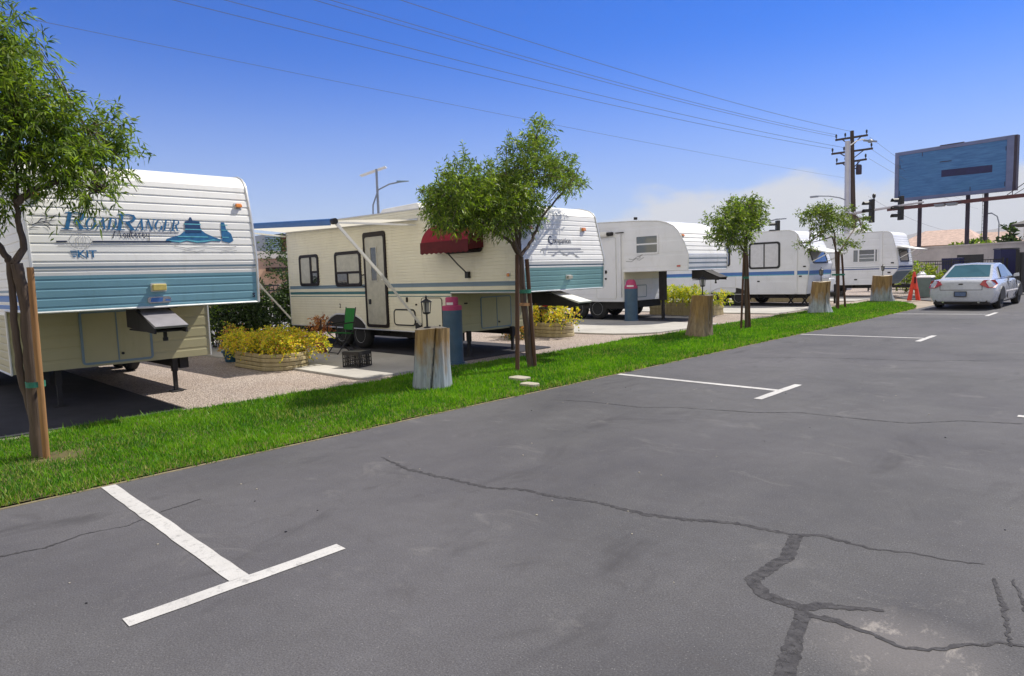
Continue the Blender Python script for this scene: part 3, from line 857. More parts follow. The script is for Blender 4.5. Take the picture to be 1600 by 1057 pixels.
        for k in range(6):
            a = k * math.pi / 3
            rb.lathe([(.016, -h * .7), (.016, -h * .3)], (x + r * .33 * math.cos(a), y, r + r * .33 * math.sin(a)), 8, 'y')
        rb.build('rim', 'rim', o, smooth=True)
    def leg(t, x, y, z1, w=.075):
        mb = MB(); mb.box(x - w / 2, x + w / 2, y - w / 2, y + w / 2, .30, z1); mb.box(x - w * .36, x + w * .36, y - w * .36, y + w * .36, .02, .32)
        mb.box(x - .08, x + .08, y - .08, y + .08, .0, .016)
        mb.build('landing_leg', 'under', t.root, bevel=.004)
    def pinbox(t, yc, x0, x1, z0, z1, w=.42, plate='trim'):
        mb = MB()
        for y in (yc - w / 2, yc + w / 2 - .02):
            mb.prism([(x0 - .25, z0 + .0), (x0 + .15, z0), (x1, z1 + .03), (x1, z1 - .03), (x0 - .25, z1 + .02)], lambda a, b, d: (a, d, b), y, y + .02)
        mb.box(x0 - .24, x1 - .1, yc - w / 2 + .02, yc + w / 2 - .02, z1 - .02, z1 + .0)
        mb.lathe([(.03, -.13), (.03, -.09), (.022, -.09), (.022, -.02), (.04, -.02)], (x1 - .22, yc, z1), 12)
        o = mb.build('pin_box', 'under', t.root)
        pl = MB(); pl.hexa([(x0 + .1, yc - w / 2, z0 - .02), (x1 + .02, yc - w / 2, z1 + .03), (x1 + .02, yc + w / 2, z1 + .03), (x0 + .1, yc + w / 2, z0 - .02),
                            (x0 + .12, yc - w / 2, z0 - .0), (x1 + .04, yc - w / 2, z1 + .055), (x1 + .04, yc + w / 2, z1 + .055), (x0 + .12, yc + w / 2, z0 - .0)])
        pl.build('cover_plate', plate, o)
    def well(t, x0, x1, z1):
        mb = MB(); zb = t.zb - .004
        p = [(x1, zb)] + [(x1 - .02 - (x1 - x0 - .04) * i / 14, zb + (z1 - zb) * min(1, 1.12 * math.sin(math.pi * (i + .35) / 14.7) ** .5)) for i in range(15)] + [(x0, zb)]
        mb.prism(p, t.S, -.3, .006); o = mb.build('wheel_well', 'under', t.root)
        mb = MB(); pts = [t.S(a, b, .008) for a, b in p]; mb.tube(pts, .018, 6); mb.build('rim_trim', 'trim', o, smooth=True)
    def air_con(t, x0, x1, yc, z, h=.27, w=.7):
        mb = MB()
        mb.hexa([(x0, yc - w / 2, z), (x1, yc - w / 2, z), (x1, yc + w / 2, z), (x0, yc + w / 2, z),
                 (x0 + .12, yc - w / 2 + .08, z + h * .9), (x1 - .3, yc - w / 2 + .08, z + h), (x1 - .3, yc + w / 2 - .08, z + h), (x0 + .12, yc + w / 2 - .08, z + h * .9)])
        mb.build('air_conditioner', 'ac', t.root, bevel=.05)
    def decal(t, name, mb, m): return mb.build(name, m, t.root, recalc=False)

# --- serif italic capitals drawn as brush strokes in a unit box
GL = {
 'R': (.95, [([(.2, 0), (.2, 1)], .21), ([(.02, .965), (.34, .965)], .07), ([(.0, .035), (.42, .035)], .07),
             ([(.2, .965), (.48, .965), (.66, .9), (.72, .76), (.66, .6), (.48, .52), (.22, .52)], [.07, .08, .15, .2, .15, .08, .07]), ([(.44, .53), (.74, .03)], .21), ([(.62, .035), (.98, .035)], .07)]),
 'O': (.9, [([(.45 + .36 * math.cos(math.radians(a)), .5 + .47 * math.sin(math.radians(a))) for a in range(0, 361, 20)], [.08 + .14 * abs(math.cos(math.radians(a))) for a in range(0, 361, 20)])]),
 'A': (.95, [([(.12, .0), (.5, 1)], .09), ([(.46, 1), (.8, 0)], .22), ([(.24, .33), (.66, .33)], .07), ([(.0, .035), (.27, .035)], .07), ([(.6, .035), (.98, .035)], .07)]),
 'D': (.92, [([(.2, 0), (.2, 1)], .21), ([(.02, .965), (.4, .965), (.66, .85), (.76, .5), (.66, .15), (.4, .035), (.02, .035)], [.07, .08, .17, .22, .17, .08, .07])]),
 'N': (.95, [([(.18, 0), (.18, 1)], .09), ([(.15, 1), (.8, 0)], .22), ([(.8, 0), (.8, 1)], .09), ([(.0, .035), (.35, .035)], .07), ([(.65, .965), (.98, .965)], .07), ([(.0, .965), (.25, .965)], .07)]),
 'G': (.92, [([(.8, .72), (.7, .9), (.48, .965), (.22, .86), (.12, .5), (.22, .14), (.48, .035), (.76, .14)], [.09, .09, .08, .18, .22, .18, .08, .1]), ([(.76, .06), (.76, .42)], .2), ([(.58, .42), (.95, .42)], .07)]),
 'E': (.85, [([(.2, 0), (.2, 1)], .21), ([(.02, .965), (.72, .965)], .08), ([(.02, .035), (.76, .035)], .08), ([(.2, .52), (.55, .52)], .08), ([(.70, .97), (.74, .75)], .08), ([(.72, .03), (.80, .27)], .08), ([(.54, .64), (.54, .40)], .06)]),
}
def serif_word(mb, word, a, b, h, fn, width, shear=.28, m=0, d=.006):
    tot = sum(GL[c][0] for c in word); q = width / tot; x = a
    for c in word:
        adv, st = GL[c]
        for pts, w in st:
            ww = [v * (q + h) * .40 for v in w] if isinstance(w, list) else w * (q + h) * .40
            stroke(mb, [(x + u * q + shear * v * h, b + v * h) for u, v in pts], ww, fn, d, m)
            d += .00025
        x += adv * q

# ---------------------------------------------------------------- the nearest fifth wheel
t1 = Trailer('fifth_wheel_trailer', 'white fifth wheel with blue lettering over a teal nose band, nearest the camera',
             1.50, 2.45, [(-8.56, 1.31), (-8.54, 1.85), (-8.61, 2.37), (-8.72, 2.80)], [(-8.76, 2.86), (-8.83, 2.92), (-8.95, 2.965), (-9.15, 2.985)],
             -16.6, 3.03, ['white', 'teal', 'bluegrey', 'creamshade', 'blue'], low=-10.3, zb=.5, zg=1.31,
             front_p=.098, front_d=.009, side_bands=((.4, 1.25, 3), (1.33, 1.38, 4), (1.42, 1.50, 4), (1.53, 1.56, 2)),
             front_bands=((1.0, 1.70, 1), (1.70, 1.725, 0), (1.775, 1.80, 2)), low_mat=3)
D = MB()
serif_word(D, 'R', 1.81, 2.205, .19, t1.F, .25); serif_word(D, 'OAD', 2.03, 2.21, .135, t1.F, .32)
serif_word(D, 'R', 2.32, 2.205, .19, t1.F, .25); serif_word(D, 'ANGER', 2.535, 2.21, .135, t1.F, .49)
t1.decal('lettering', D, 'decal')
D = MB(); stroke(D, [(1.80, 2.185), (3.02, 2.19)], .012, t1.F); t1.decal('swash_line', D, 'decalg')
D = MB()
scr = [[(0, 0), (.05, .09), (.07, .02), (.12, .10), (.13, 0)], [(.17, .03), (.20, .06), (.225, .03), (.20, 0), (.17, .03)], [(.24, 0), (.25, .055), (.28, .05), (.285, 0)],
       [(.31, .10), (.315, .01), (.34, .0)], [(.29, .06), (.35, .062)], [(.37, .03), (.405, .045), (.39, .065), (.365, .03), (.39, 0), (.42, .02)], [(.44, .06), (.445, 0)], [(.445, .045), (.47, .062)],
       [(.50, .03), (.535, .045), (.52, .065), (.495, .03), (.52, 0), (.55, .02)], [(.57, .06), (.575, .015), (.61, .02)], [(.62, .06), (.60, -.05), (.55, -.04)]]
for k, s in enumerate(scr): stroke(D, [(2.30 + x * .62, 2.115 + y * .95 + x * .01) for x, y in s], .010, t1.F, .006 + k * .0004)
t1.decal('script_lettering', D, 'decald')
D = MB(); stroke(D, [(1.75, 2.068), (1.85, 2.07)], .018, t1.F); stroke(D, [(2.09, 2.072), (2.92, 2.082)], .018, t1.F)
t1.decal('pinstripe', D, 'decald')
D = MB(); stroke(D, [(1.76, 2.025), (3.0, 2.04)], .007, t1.F)
for k in range(14):   # thin sketched roundel
    a = k * math.pi / 7
    stroke(D, [(1.975 + .105 * math.cos(a), 2.075 + .085 * math.sin(a)), (1.975 + .105 * math.cos(a + .36), 2.075 + .085 * math.sin(a + .36))], .006, t1.F, .007)
for dx in (-.05, -.02, .02, .055): stroke(D, [(1.975 + dx, 2.01), (1.975 + dx * .9, 2.10), (1.975 + dx * .5 + .02, 2.13)], .005, t1.F, .0075)
for pts in ([(2.95, 2.03), (3.1, 2.0), (3.3, 2.03), (3.5, 2.01), (3.7, 2.03)], [(3.05, 1.985), (3.2, 1.96), (3.3, 1.985)], [(3.5, 1.97), (3.62, 1.99), (3.7, 1.975)]): stroke(D, pts, .006, t1.F, .0065)
t1.decal('sketch_lines', D, 'decalg')
D = MB()
fern = [[(1.54, 2.235), (1.60, 2.265), (1.68, 2.285), (1.78, 2.30)], [(1.56, 2.26), (1.555, 2.30)], [(1.60, 2.265), (1.64, 2.31), (1.70, 2.33)], [(1.64, 2.275), (1.70, 2.265), (1.74, 2.235)],
        [(1.68, 2.285), (1.70, 2.34), (1.66, 2.38)], [(1.72, 2.29), (1.76, 2.345), (1.79, 2.36)], [(1.52, 2.20), (1.56, 2.22), (1.62, 2.215)], [(1.66, 2.25), (1.70, 2.22), (1.71, 2.19)]]
for k, s in enumerate(fern): stroke(D, s, [.004] + [.010] * (len(s) - 2) + [.003], t1.F, .006 + .0003 * k)
t1.decal('fern_decal', D, 'decald')
D = MB()
D0 = MB(); poly(D0, [(3.095, 2.19), (3.10, 2.325), (3.15, 2.34), (3.165, 2.385), (3.185, 2.385), (3.2, 2.34), (3.275, 2.33), (3.29, 2.2)], t1.F, .0072)
t1.decal('coast_picture_shadow', D0, 'decald2')
rock = [(2.86, 2.085), (2.87, 2.115), (2.95, 2.14), (3.03, 2.165), (3.07, 2.20), (3.10, 2.215), (3.105, 2.33), (3.15, 2.345), (3.17, 2.385), (3.19, 2.345), (3.28, 2.34), (3.285, 2.235), (3.33, 2.195), (3.37, 2.175), (3.46, 2.135), (3.53, 2.115), (3.50, 2.09), (3.40, 2.095), (3.32, 2.075), (3.22, 2.07), (3.10, 2.09), (3.0, 2.07)]
poly(D, rock, t1.F, .005); poly(D, [(3.54, 2.335), (3.585, 2.335), (3.60, 2.24), (3.655, 2.19), (3.675, 2.105), (3.62, 2.075), (3.53, 2.095), (3.53, 2.2)], t1.F, .005)
t1.decal('coast_picture', D, 'decal')
D = MB()
for z in (2.145, 2.235, 2.30): stroke(D, [(3.0 + (.09 if z > 2.2 else 0), z), (3.36 - (.07 if z > 2.2 else 0), z)], .012, t1.F, .0078); stroke(D, [(3.535, z), (3.62, z)], .010, t1.F, .0079)
stroke(D, [(2.9, 2.095), (3.02, 2.085), (3.1, 2.105), (3.22, 2.085), (3.33, 2.095), (3.42, 2.11), (3.5, 2.105)], [.006, .02, .012, .02, .014, .016, .004], t1.F, .0065)
t1.decal('picture_highlight', D, 'decalc')
D = MB()
for z, w in ((1.965, .062), (1.945, .06), (1.925, .05), (1.905, .03)): stroke(D, [(1.90 - w / 2, z), (1.90 + w / 2, z)], .012, t1.F)
add_text(D, 'KIT', 1.935, 1.895, t1.F, .115, .185, bold=.002)
t1.decal('maker_lettering', D, 'decal')
D = MB(); add_text(D, 'S', 3.865, 1.375, t1.F, .075, .038, bold=.003); t1.decal('site_letter', D, 'decald')
for a in (1.62, 3.80): t1.light(t1.F, a, 2.56, .075, .05)
t1.light(t1.F, 2.73, 1.54, .15, .075, 'yellowlens', 'porch_light', .06)
mb = MB(); mb.prism(rrect(2.60, 2.86, 1.355, 1.43, .03), t1.F, .002, .014); bd = mb.build('badge', 'chrome', t1.root)
mb = MB(); mb.prism([(2.63, 1.37), (2.76, 1.37), (2.77, 1.42), (2.64, 1.42)], t1.F, .014, .017); mb.prism([(2.79, 1.38), (2.85, 1.375), (2.85, 1.395), (2.80, 1.40)], t1.F, .014, .017); mb.build('badge_print', 'blue', bd)
t1.hatch(t1.G, 2.30, 3.12, .56, 1.22, 'creamshade', 'bluegrey', .03, .02, .016, split=2.71)
for y in (3.45, 2.0): t1.leg(-10.40, y, .55)
mb = MB(); mb.prism(rrect(3.40, 3.52, 1.235, 1.27, .005, 1), t1.G, 0, .02); mb.build('marker_plate', 'black', t1.root)
t1.pinbox(2.72, -8.95, -8.2, 1.30, 1.04, .36, 'greyplate')
for x in (-14.6, -13.85):
    for y in (1.62, 3.83): t1.wheel(x, y)
t1.window(t1.S, -13.2, -12.2, 1.85, 2.55, 'brown'); t1.window(t1.S, -11.4, -10.5, 1.85, 2.55, 'brown')
mb = MB(); mb.prism(rrect(-10.2, -9.4, .62, 1.2, .03), lambda a, b, d: (a, 1.62 - d, b), 0, .01); mb.box(-10.25, -9.35, 1.60, 1.62, .55, 1.3); 

# ---------------------------------------------------------------- cream fifth wheel with the awning
t2 = Trailer('fifth_wheel_trailer', 'cream fifth wheel with its patio awning out and a red window awning',
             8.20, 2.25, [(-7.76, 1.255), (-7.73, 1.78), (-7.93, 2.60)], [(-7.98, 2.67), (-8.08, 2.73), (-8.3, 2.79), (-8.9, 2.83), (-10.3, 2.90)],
             -15.95, 2.96, ['cream', 'sea', 'bluegrey', 'creamshade', 'dkteal', 'white'], low=-9.65, zb=.47, zg=1.255,
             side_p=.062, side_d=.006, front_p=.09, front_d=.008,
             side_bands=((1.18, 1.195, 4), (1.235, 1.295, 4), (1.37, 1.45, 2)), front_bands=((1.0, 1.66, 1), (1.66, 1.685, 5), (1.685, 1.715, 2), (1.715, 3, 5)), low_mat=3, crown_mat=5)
t2.window(t2.S, -15.38, -14.46, 1.44, 2.20, 'brown', ((-15.31, -14.86, 1.51, 2.13, 'curtain'), (-14.78, -14.53, 1.80, 2.13, 'curtain', .008), (-14.78, -14.53, 1.51, 1.75, 'glassd', .008)), .07, .10)
mb = MB(); mb.box(-14.86, -14.78, 8.178, 8.20, 1.50, 2.14); mb.box(-14.79, -14.52, 8.18, 8.20, 1.75, 1.80); mb.build('mullion', 'brown', t2.root)
t2.window(t2.S, -13.72, -12.64, 1.41, 2.20, 'brown', ((-13.64, -12.72, 1.75, 2.12, 'curtain'), (-13.64, -13.22, 1.48, 1.70, 'glassd'), (-13.17, -12.72, 1.48, 1.70, 'curtain', .008)), .07, .10)
mb = MB(); mb.box(-13.65, -12.71, 8.178, 8.20, 1.70, 1.75); mb.box(-13.22, -13.17, 8.18, 8.20, 1.47, 1.701); mb.build('mullion', 'brown', t2.root)
# entry door
mb = MB(); mb.ring(rrect(-12.50, -11.68, .52, 2.56, .07), rrect(-12.44, -11.745, .585, 2.46, .05), t2.S, -.01, .03)
dr = mb.build('door_frame', 'brown', t2.root)
mb = MB(); mb.prism(rrect(-12.44, -11.745, .585, 2.46, .05), t2.S, -.01, .02)
dd = mb.build('door', 'curtain', t2.root)
mb = MB(); mb.ring(rrect(-12.25, -11.99, 1.50, 2.26, .03), rrect(-12.22, -12.02, 1.53, 2.23, .02), t2.S, .015, .03); mb.build('window_frame', 'curtain', dd)
mb = MB(); mb.prism(rrect(-12.22, -12.02, 1.53, 2.23, .02), t2.S, .015, .024); mb.build('pane', 'glassd', dd)
mb = MB(); mb.prism(rrect(-12.36, -12.29, 1.02, 1.13, .02), t2.S, .015, .045); mb.build('handle', 'black', dd)
mb = MB(); mb.tube([(-12.56, 8.2, 1.66), (-12.56, 8.14, 1.64), (-12.57, 8.12, 1.52), (-12.56, 8.14, 1.42), (-12.56, 8.2, 1.40)], .014, 6); mb.build('grab_handle', 'black', t2.root, smooth=True)
t2.hatch(t2.S, -11.47, -10.79, .61, .90, 'cream', 'black', .025, .07, .02, knob=False)
t2.hatch(t2.S, -10.55, -9.93, .53, 1.15, 'cream', 'brown', .012, .05, .012)
t2.hatch(t2.G, 8.97, 9.78, .53, 1.12, 'creamshade', 'bluegrey', .022, .03, .014, split=9.39)
mb = MB(); mb.prism(rrect(8.52, 8.60, 1.02, 1.05, .008, 2), t2.G, 0, .015); mb.build('nameplate', 'black', t2.root)
D = MB(); add_text(D, '2', -13.62, .93, t2.S, .13, .06, bold=.004); t2.decal('site_number', D, 'brown')
for a, b in ((-11.02, 1.12), (-10.72, 1.02)):
    mb = MB(); mb.prism(rrect(a - .015, a + .015, b - .05 if a < -11 else b - .015, b + .05 if a < -11 else b + .015, .006, 2), t2.S, 0, .03); mb.build('outlet_cover', 'brown', t2.root)
mb = MB(); mb.prism(rrect(-10.72, -10.58, .53, .66, .03), t2.S, 0, .06); mb.build('awning_bracket', 'black', t2.root)
t2.well(-14.25, -12.55, .78)
for x in (-13.72, -12.92):
    for y in (8.36, 10.3): t2.wheel(x, y, .335, .19)
t2.leg(-9.58, 9.75, .5); t2.leg(-9.58, 8.55, .5)
t2.pinbox(9.32, -8.25, -7.35, 1.25, .99, .36, 'white')
t2.light(t2.S, -8.10, 1.555, .06, .06, 'amber', d=.03)
t2.light(t2.F, 9.98, 2.36, .09, .06); t2.light(t2.F, 8.5, 2.36, .09, .06)
t2.light(t2.F, 9.38, 1.48, .12, .06, 'curtain', 'porch_light', .06)
t2.air_con(-13.15, -11.4, 9.35, 2.94, .25)
D = MB()
add_text(D, 'C', 8.94, 2.075, t2.F, .21, .10, bold=.002); add_text(D, 'ompanion', 9.05, 2.09, t2.F, .145, .50, bold=.001)
stroke(D, [(8.97, 2.05), (8.93, 2.12), (8.96, 2.2), (9.02, 2.215)], [.004, .014, .01, .004], t2.F, .0075)
t2.decal('script_lettering', D, 'decald')
D = MB()
stroke(D, [(8.72, 1.985), (9.80, 1.995)], .028, t2.F, .005); stroke(D, [(8.85, 1.93), (9.86, 1.94)], .014, t2.F, .005)
stroke(D, [(8.92, 1.87), (9.0, 1.88), (9.1, 1.93), (9.18, 1.95), (9.28, 1.90), (9.36, 1.88), (9.45, 1.92), (9.54, 1.92), (9.62, 1.86), (9.72, 1.83)], [.004, .03, .02, .02, .02, .03, .02, .02, .03, .003], t2.F, .0065)
stroke(D, [(8.66, 1.93), (8.70, 1.98), (8.76, 1.96), (8.74, 1.91)], .014, t2.F, .0065)
t2.decal('wave_decal', D, 'decalg')
# patio awning
aw = MB(); nx, ny = 16, 10
V = []
for i in range(nx + 1):
    for j in range(ny + 1):
        u, v = i / nx, j / ny
        x = -15.9 + 5.3 * u
        za, zr = 2.79 - .10 * u, 2.88 - .27 * u
        V.append((x, 8.18 - 1.80 * v, za + (zr - za) * v + .05 * math.sin(math.pi * v) * .3 - .03 * math.sin(math.pi * u) * math.sin(math.pi * v)))
aw.add(V, [(i * (ny + 1) + j, (i + 1) * (ny + 1) + j, (i + 1) * (ny + 1) + j + 1, i * (ny + 1) + j + 1) for i in range(nx) for j in range(ny)])
M['awningcloth'] = cloth_mat('awning_vinyl', (.80, .77, .68), .55)
awo = aw.build('awning_canopy', 'awningcloth', t2.root, smooth=True)
mb = MB(); mb.tube([(-15.95, 6.35, 2.875), (-10.57, 6.35, 2.605)], .045, 12); mb.build('roller', 'bluecloth', awo, smooth=True)
mb = MB(); mb.hexa([(-15.9, 6.30, 2.80), (-10.62, 6.30, 2.53), (-10.62, 6.31, 2.53), (-15.9, 6.31, 2.80), (-15.9, 6.30, 2.87), (-10.62, 6.30, 2.60), (-10.62, 6.31, 2.60), (-15.9, 6.31, 2.87)]); mb.build('valance', 'bluecloth', awo)
mb = MB(); mb.bar((-15.95, 8.19, 2.805), (-10.55, 8.19, 2.70), .03, .035); mb.build('rail', 'trim', awo)
for x, zr, za in ((-10.58, 2.60, 2.69), (-15.94, 2.87, 2.80)):
    mb = MB(); mb.bar((x, 6.36, zr), (x + .02, 7.45, 1.45), .035, .05); mb.bar((x + .02, 7.42, 1.48), (x, 8.17, .62), .028, .04); mb.bar((x - .05, 7.35, 1.56), (x - .05, 7.5, 1.40), .03, .045); mb.build('awning_arm', 'white', t2.root)
    mb = MB(); mb.bar((x, 6.36, zr - .02), (x, 8.16, za - .10), .028, .035); mb.build('awning_rafter', 'white', t2.root)
    mb = MB(); mb.tube([(x - .05, 6.35, zr), (x + .05, 6.35, zr)], .055, 10); mb.build('roller_cap', 'black', t2.root)
# red window awning with a dark window beneath
t2.window(t2.S, -9.75, -8.75, 1.98, 2.46, 'brown', gl='glassd', fw=.05)
V = []; n1, n2 = 10, 8
for i in range(n1 + 1):
    for j in range(n2 + 1):
        u, v = i / n1, j / n2; a = v * math.pi / 2
        V.append((-10.05 + 1.35 * u, 8.19 - .36 * math.sin(a) ** 1.15, 2.52 - .44 * (1 - math.cos(a)) + .012 * math.sin(u * math.pi * 5)))
mb = MB(); mb.add(V, [(i * (n2 + 1) + j, (i + 1) * (n2 + 1) + j, (i + 1) * (n2 + 1) + j + 1, i * (n2 + 1) + j + 1) for i in range(n1) for j in range(n2)])
ra = mb.build('window_awning', 'redcloth', t2.root, smooth=True)
mb = MB()
for i in range(10):
    x0, x1 = -10.05 + .135 * i, -10.05 + .135 * (i + 1)
    mb.add([(x0, 7.828, 2.20), (x1, 7.828, 2.20), (x1, 7.824, 2.00), ((x0 + x1) / 2, 7.822, 1.975), (x0, 7.824, 2.00)], [(0, 1, 2, 3, 4)])
for x in (-10.05, -8.70):
    mb.add([(x, 8.19, 2.52)] + [(x, 8.19 - .36 * math.sin(v * math.pi / 16) ** 1.15, 2.52 - .44 * (1 - math.cos(v * math.pi / 16))) for v in range(1, 9)] + [(x, 7.83, 2.02), (x, 8.19, 2.06)], [tuple(range(11))])
mb.build('valance', 'redclothd', ra)
mb = MB(); mb.tube([(-9.35, 7.84, 2.04), (-9.2, 8.0, 1.78), (-9.12, 8.16, 1.60)], .014, 6); mb.box(-9.16, -9.08, 8.13, 8.2, 1.52, 1.64); mb.build('awning_rod', 'black', ra)

# ---------------------------------------------------------------- cool white fifth wheel
t3 = Trailer('fifth_wheel_trailer', 'smooth white fifth wheel with a rounded ribbed nose and black pin box',
             17.5, 2.4, [(-9.95, 1.53), (-9.93, 1.97), (-10.06, 2.33), (-10.28, 2.70)], [(-10.42, 2.84), (-10.65, 2.95), (-10.95, 3.02), (-11.6, 3.07), (-13.2, 3.13)],
             -19.3, 3.16, ['coolwhite', 'bluegrey', 'navy', 'coolwhite', 'white'], low=-12.2, zb=.6, zg=1.53,
             side_p=.42, side_d=.004, front_p=.125, front_d=.022, front_bands=((1.56, 1.62, 1), (1.71, 1.76, 1), (1.84, 1.89, 1), (2.02, 4, 4)), low_mat=3)  # blue grey bands paint the unlit flats between the nose ribs
t3.window(t3.S, -11.75, -10.92, 2.05, 2.64, 'coolwhite', ((-11.70, -10.97, 2.38, 2.59, 'glassg'), (-11.70, -10.97, 2.10, 2.335, 'glassg')), .05, .05)
mb = MB(); mb.box(-11.71, -10.96, 17.485, 17.50, 2.335, 2.38); mb.build('mullion', 'coolwhite', t3.root)
t3.hatch(t3.S, -13.25, -12.50, .70, 2.62, 'coolwhite', 'trim', .02, .05, .016, knob=False, name='door')
mb = MB(); mb.tube([(-13.05, 17.48, 1.66), (-13.06, 17.42, 1.62), (-13.06, 17.42, 1.40), (-13.05, 17.48, 1.36)], .02, 6); mb.prism(rrect(-12.92, -12.84, 1.50, 1.60, .02), t3.S, .01, .05); mb.prism(rrect(-12.91, -12.85, 1.30, 1.36, .02), t3.S, .01, .04); mb.build('handle', 'black', t3.root)
mb = MB(); mb.tube([(-17.0, 17.42, 2.80), (-12.75, 17.42, 2.74)], .085, 12); ao = mb.build('rolled_awning', 'white', t3.root, smooth=True)
mb = MB(); mb.tube([(-12.76, 17.42, 2.74), (-12.55, 17.42, 2.74)], .06, 8); mb.bar((-12.45, 17.45, 2.76), (-12.15, 17.45, 2.76), .03, .03); mb.build('bracket', 'under', ao)
mb = MB(); mb.box(-12.32, -12.27, 17.43, 17.50, .75, 2.72); mb.build('awning_arm', 'coolwhite', t3.root)
D = MB()
for k, s in enumerate(([(-12.1, 1.86), (-11.9, 1.84), (-11.75, 1.93), (-11.55, 1.95)], [(-12.0, 1.93), (-11.85, 1.90), (-11.7, 1.98), (-11.5, 2.04)], [(-11.7, 1.90), (-11.6, 1.88), (-11.45, 1.96)], [(-11.62, 1.97), (-11.48, 2.06)])): stroke(D, s, .016, t3.S, .005 + k * .0004)
t3.decal('script_decal', D, 'decalg')
t3.light(t3.S, -10.25, 1.66, .12, .05, 'red', d=.02)
t3.light(t3.F, 17.62, 2.56, .1, .06); t3.light(t3.F, 19.7, 2.56, .1, .06)
t3.hatch(t3.G, 18.25, 18.75, .72, 1.08, 'coolwhite', 'bluegrey', .02, .02, .012, knob=False)
mb = MB(); mb.prism(rrect(17.52, 19.88, 1.30, 1.53, .01, 1), t3.G, 0, .03); mb.build('cargo_panel', 'cream', t3.root)
for x in (-14.15, -13.33):
    for y in (17.7, 19.7): t3.wheel(x, y, .36, .2)
mb = MB(); mb.box(-15.2, -12.3, 17.62, 19.8, .36, .62); mb.build('axle_frame', 'under', t3.root)
mb = MB(); mb.box(-11.32, -11.14, 18.12, 18.30, .62, 1.53); mb.box(-11.27, -11.19, 18.17, 18.25, .02, .64); mb.box(-11.35, -11.11, 18.08, 18.34, 0, .025); mb.build('landing_leg', 'under', t3.root, bevel=.004)
t3.pinbox(18.5, -10.0, -9.38, 1.52, 1.24, .5, 'under')
mb = MB(); mb.box(-12.3, -12.08, 17.9, 18.1, 3.06, 3.13); mb.tube([(-12.2, 18.2, 3.18), (-12.2, 18.2, 3.26)], .06, 8); mb.build('roof_vent', 'under', t3.root)

# ---------------------------------------------------------------- travel trailer with the dark framed window
t4 = Trailer('travel_trailer', 'white travel trailer with a bright blue side stripe and big dark framed window',
             26.0, 2.4, [(-9.78, .47), (-9.66, 1.60), (-9.86, 2.2), (-10.12, 2.75)], [(-10.22, 2.85), (-10.42, 2.91), (-10.7, 2.925)],
             -17.8, 2.95, ['coolwhite', 'blue', 'bluegrey', 'decalc', 'white'], zb=.47, side_p=.55, side_d=.004, front_p=.2, front_d=.006,
             side_bands=((1.20, 1.23, 3), (1.23, 1.36, 1)), front_bands=((1.18, 1.22, 3), (1.22, 1.36, 1)))
t4.window(t4.S, -12.05, -10.78, 1.47, 2.52, 'black', ((-11.98, -11.44, 1.53, 2.46, 'curtainw'), (-11.40, -10.84, 1.53, 2.46, 'curtainw')), .075, .12)
mb = MB(); mb.box(-11.44, -11.40, 25.975, 26.0, 1.52, 2.47); mb.build('mullion', 'black', t4.root)
t4.window(t4.S, -14.7, -12.85, 1.62, 2.40, 'black', gl='glassb', fw=.055, r=.1)
t4.hatch(t4.S, -13.7, -12.62, .56, 1.18, 'coolwhite', 'trim', .02, .03, .016, knob=False)
mb = MB(); mb.box(-10.22, -10.12, 25.965, 26.0, .5, 2.74); mb.build('awning_arm', 'coolwhite', t4.root)
for a, b in ((-11.65, .98), (-10.0, 1.15), (-9.85, 1.52)):
    mb = MB(); mb.prism(rrect(a - .05, a + .05, b - .025, b + .025, .01, 2), t4.S, 0, .02); mb.build('outlet_cover', 'black', t4.root)
t4.window(t4.F, 26.35, 27.95, 1.62, 2.16, 'black', gl='glassb', fw=.06, r=.12)
mb = MB(); mb.hexa([(-9.86, 26.25, 2.20), (-9.08, 26.25, 1.98), (-9.08, 28.05, 1.98), (-9.86, 28.05, 2.20), (-9.85, 26.25, 2.24), (-9.06, 26.25, 2.02), (-9.06, 28.05, 2.02), (-9.85, 28.05, 2.24)]); mb.bar((-9.10, 26.3, 1.98), (-9.68, 26.3, 1.7), .03, .03); mb.bar((-9.10, 28.0, 1.98), (-9.68, 28.0, 1.7), .03, .03); mb.build('rock_guard', 'white', t4.root)
mb = MB(); mb.bar((-9.8, 26.5, .42), (-8.95, 27.2, .42), .08, .12); mb.bar((-9.8, 27.9, .42), (-8.95, 27.2, .42), .08, .12); mb.box(-9.1, -8.8, 27.12, 27.28, .36, .50); mb.tube([(-9.15, 27.2, .05), (-9.15, 27.2, .8)], .04, 8); mb.build('tow_hitch', 'under', t4.root)
mb = MB(); mb.prism(rrect(26.85, 27.55, .50, 1.05, .15), lambda a, b, d: (-9.28 + d, a, b), -.3, .05); mb.build('gas_bottle_cover', 'propane', t4.root, bevel=.04)
for x in (-13.3, -12.5):
    for y in (26.12, 28.25): t4.wheel(x, y, .33, .2)
t4.well(-13.75, -12.05, .74)
for x in (-10.45, -9.92):
    mb = MB(); mb.bar((x - .16, 26.25, .44), (x, 26.25, .22), .05, .05); mb.bar((x + .16, 26.25, .44), (x, 26.25, .22), .05, .05); mb.bar((x, 26.22, .22), (x - .14, 26.22, .03), .05, .05); mb.bar((x, 26.22, .22), (x + .14, 26.22, .03), .05, .05); mb.box(x - .2, x + .2, 26.15, 26.3, 0, .03); mb.build('stabiliser_jack', 'under', t4.root)

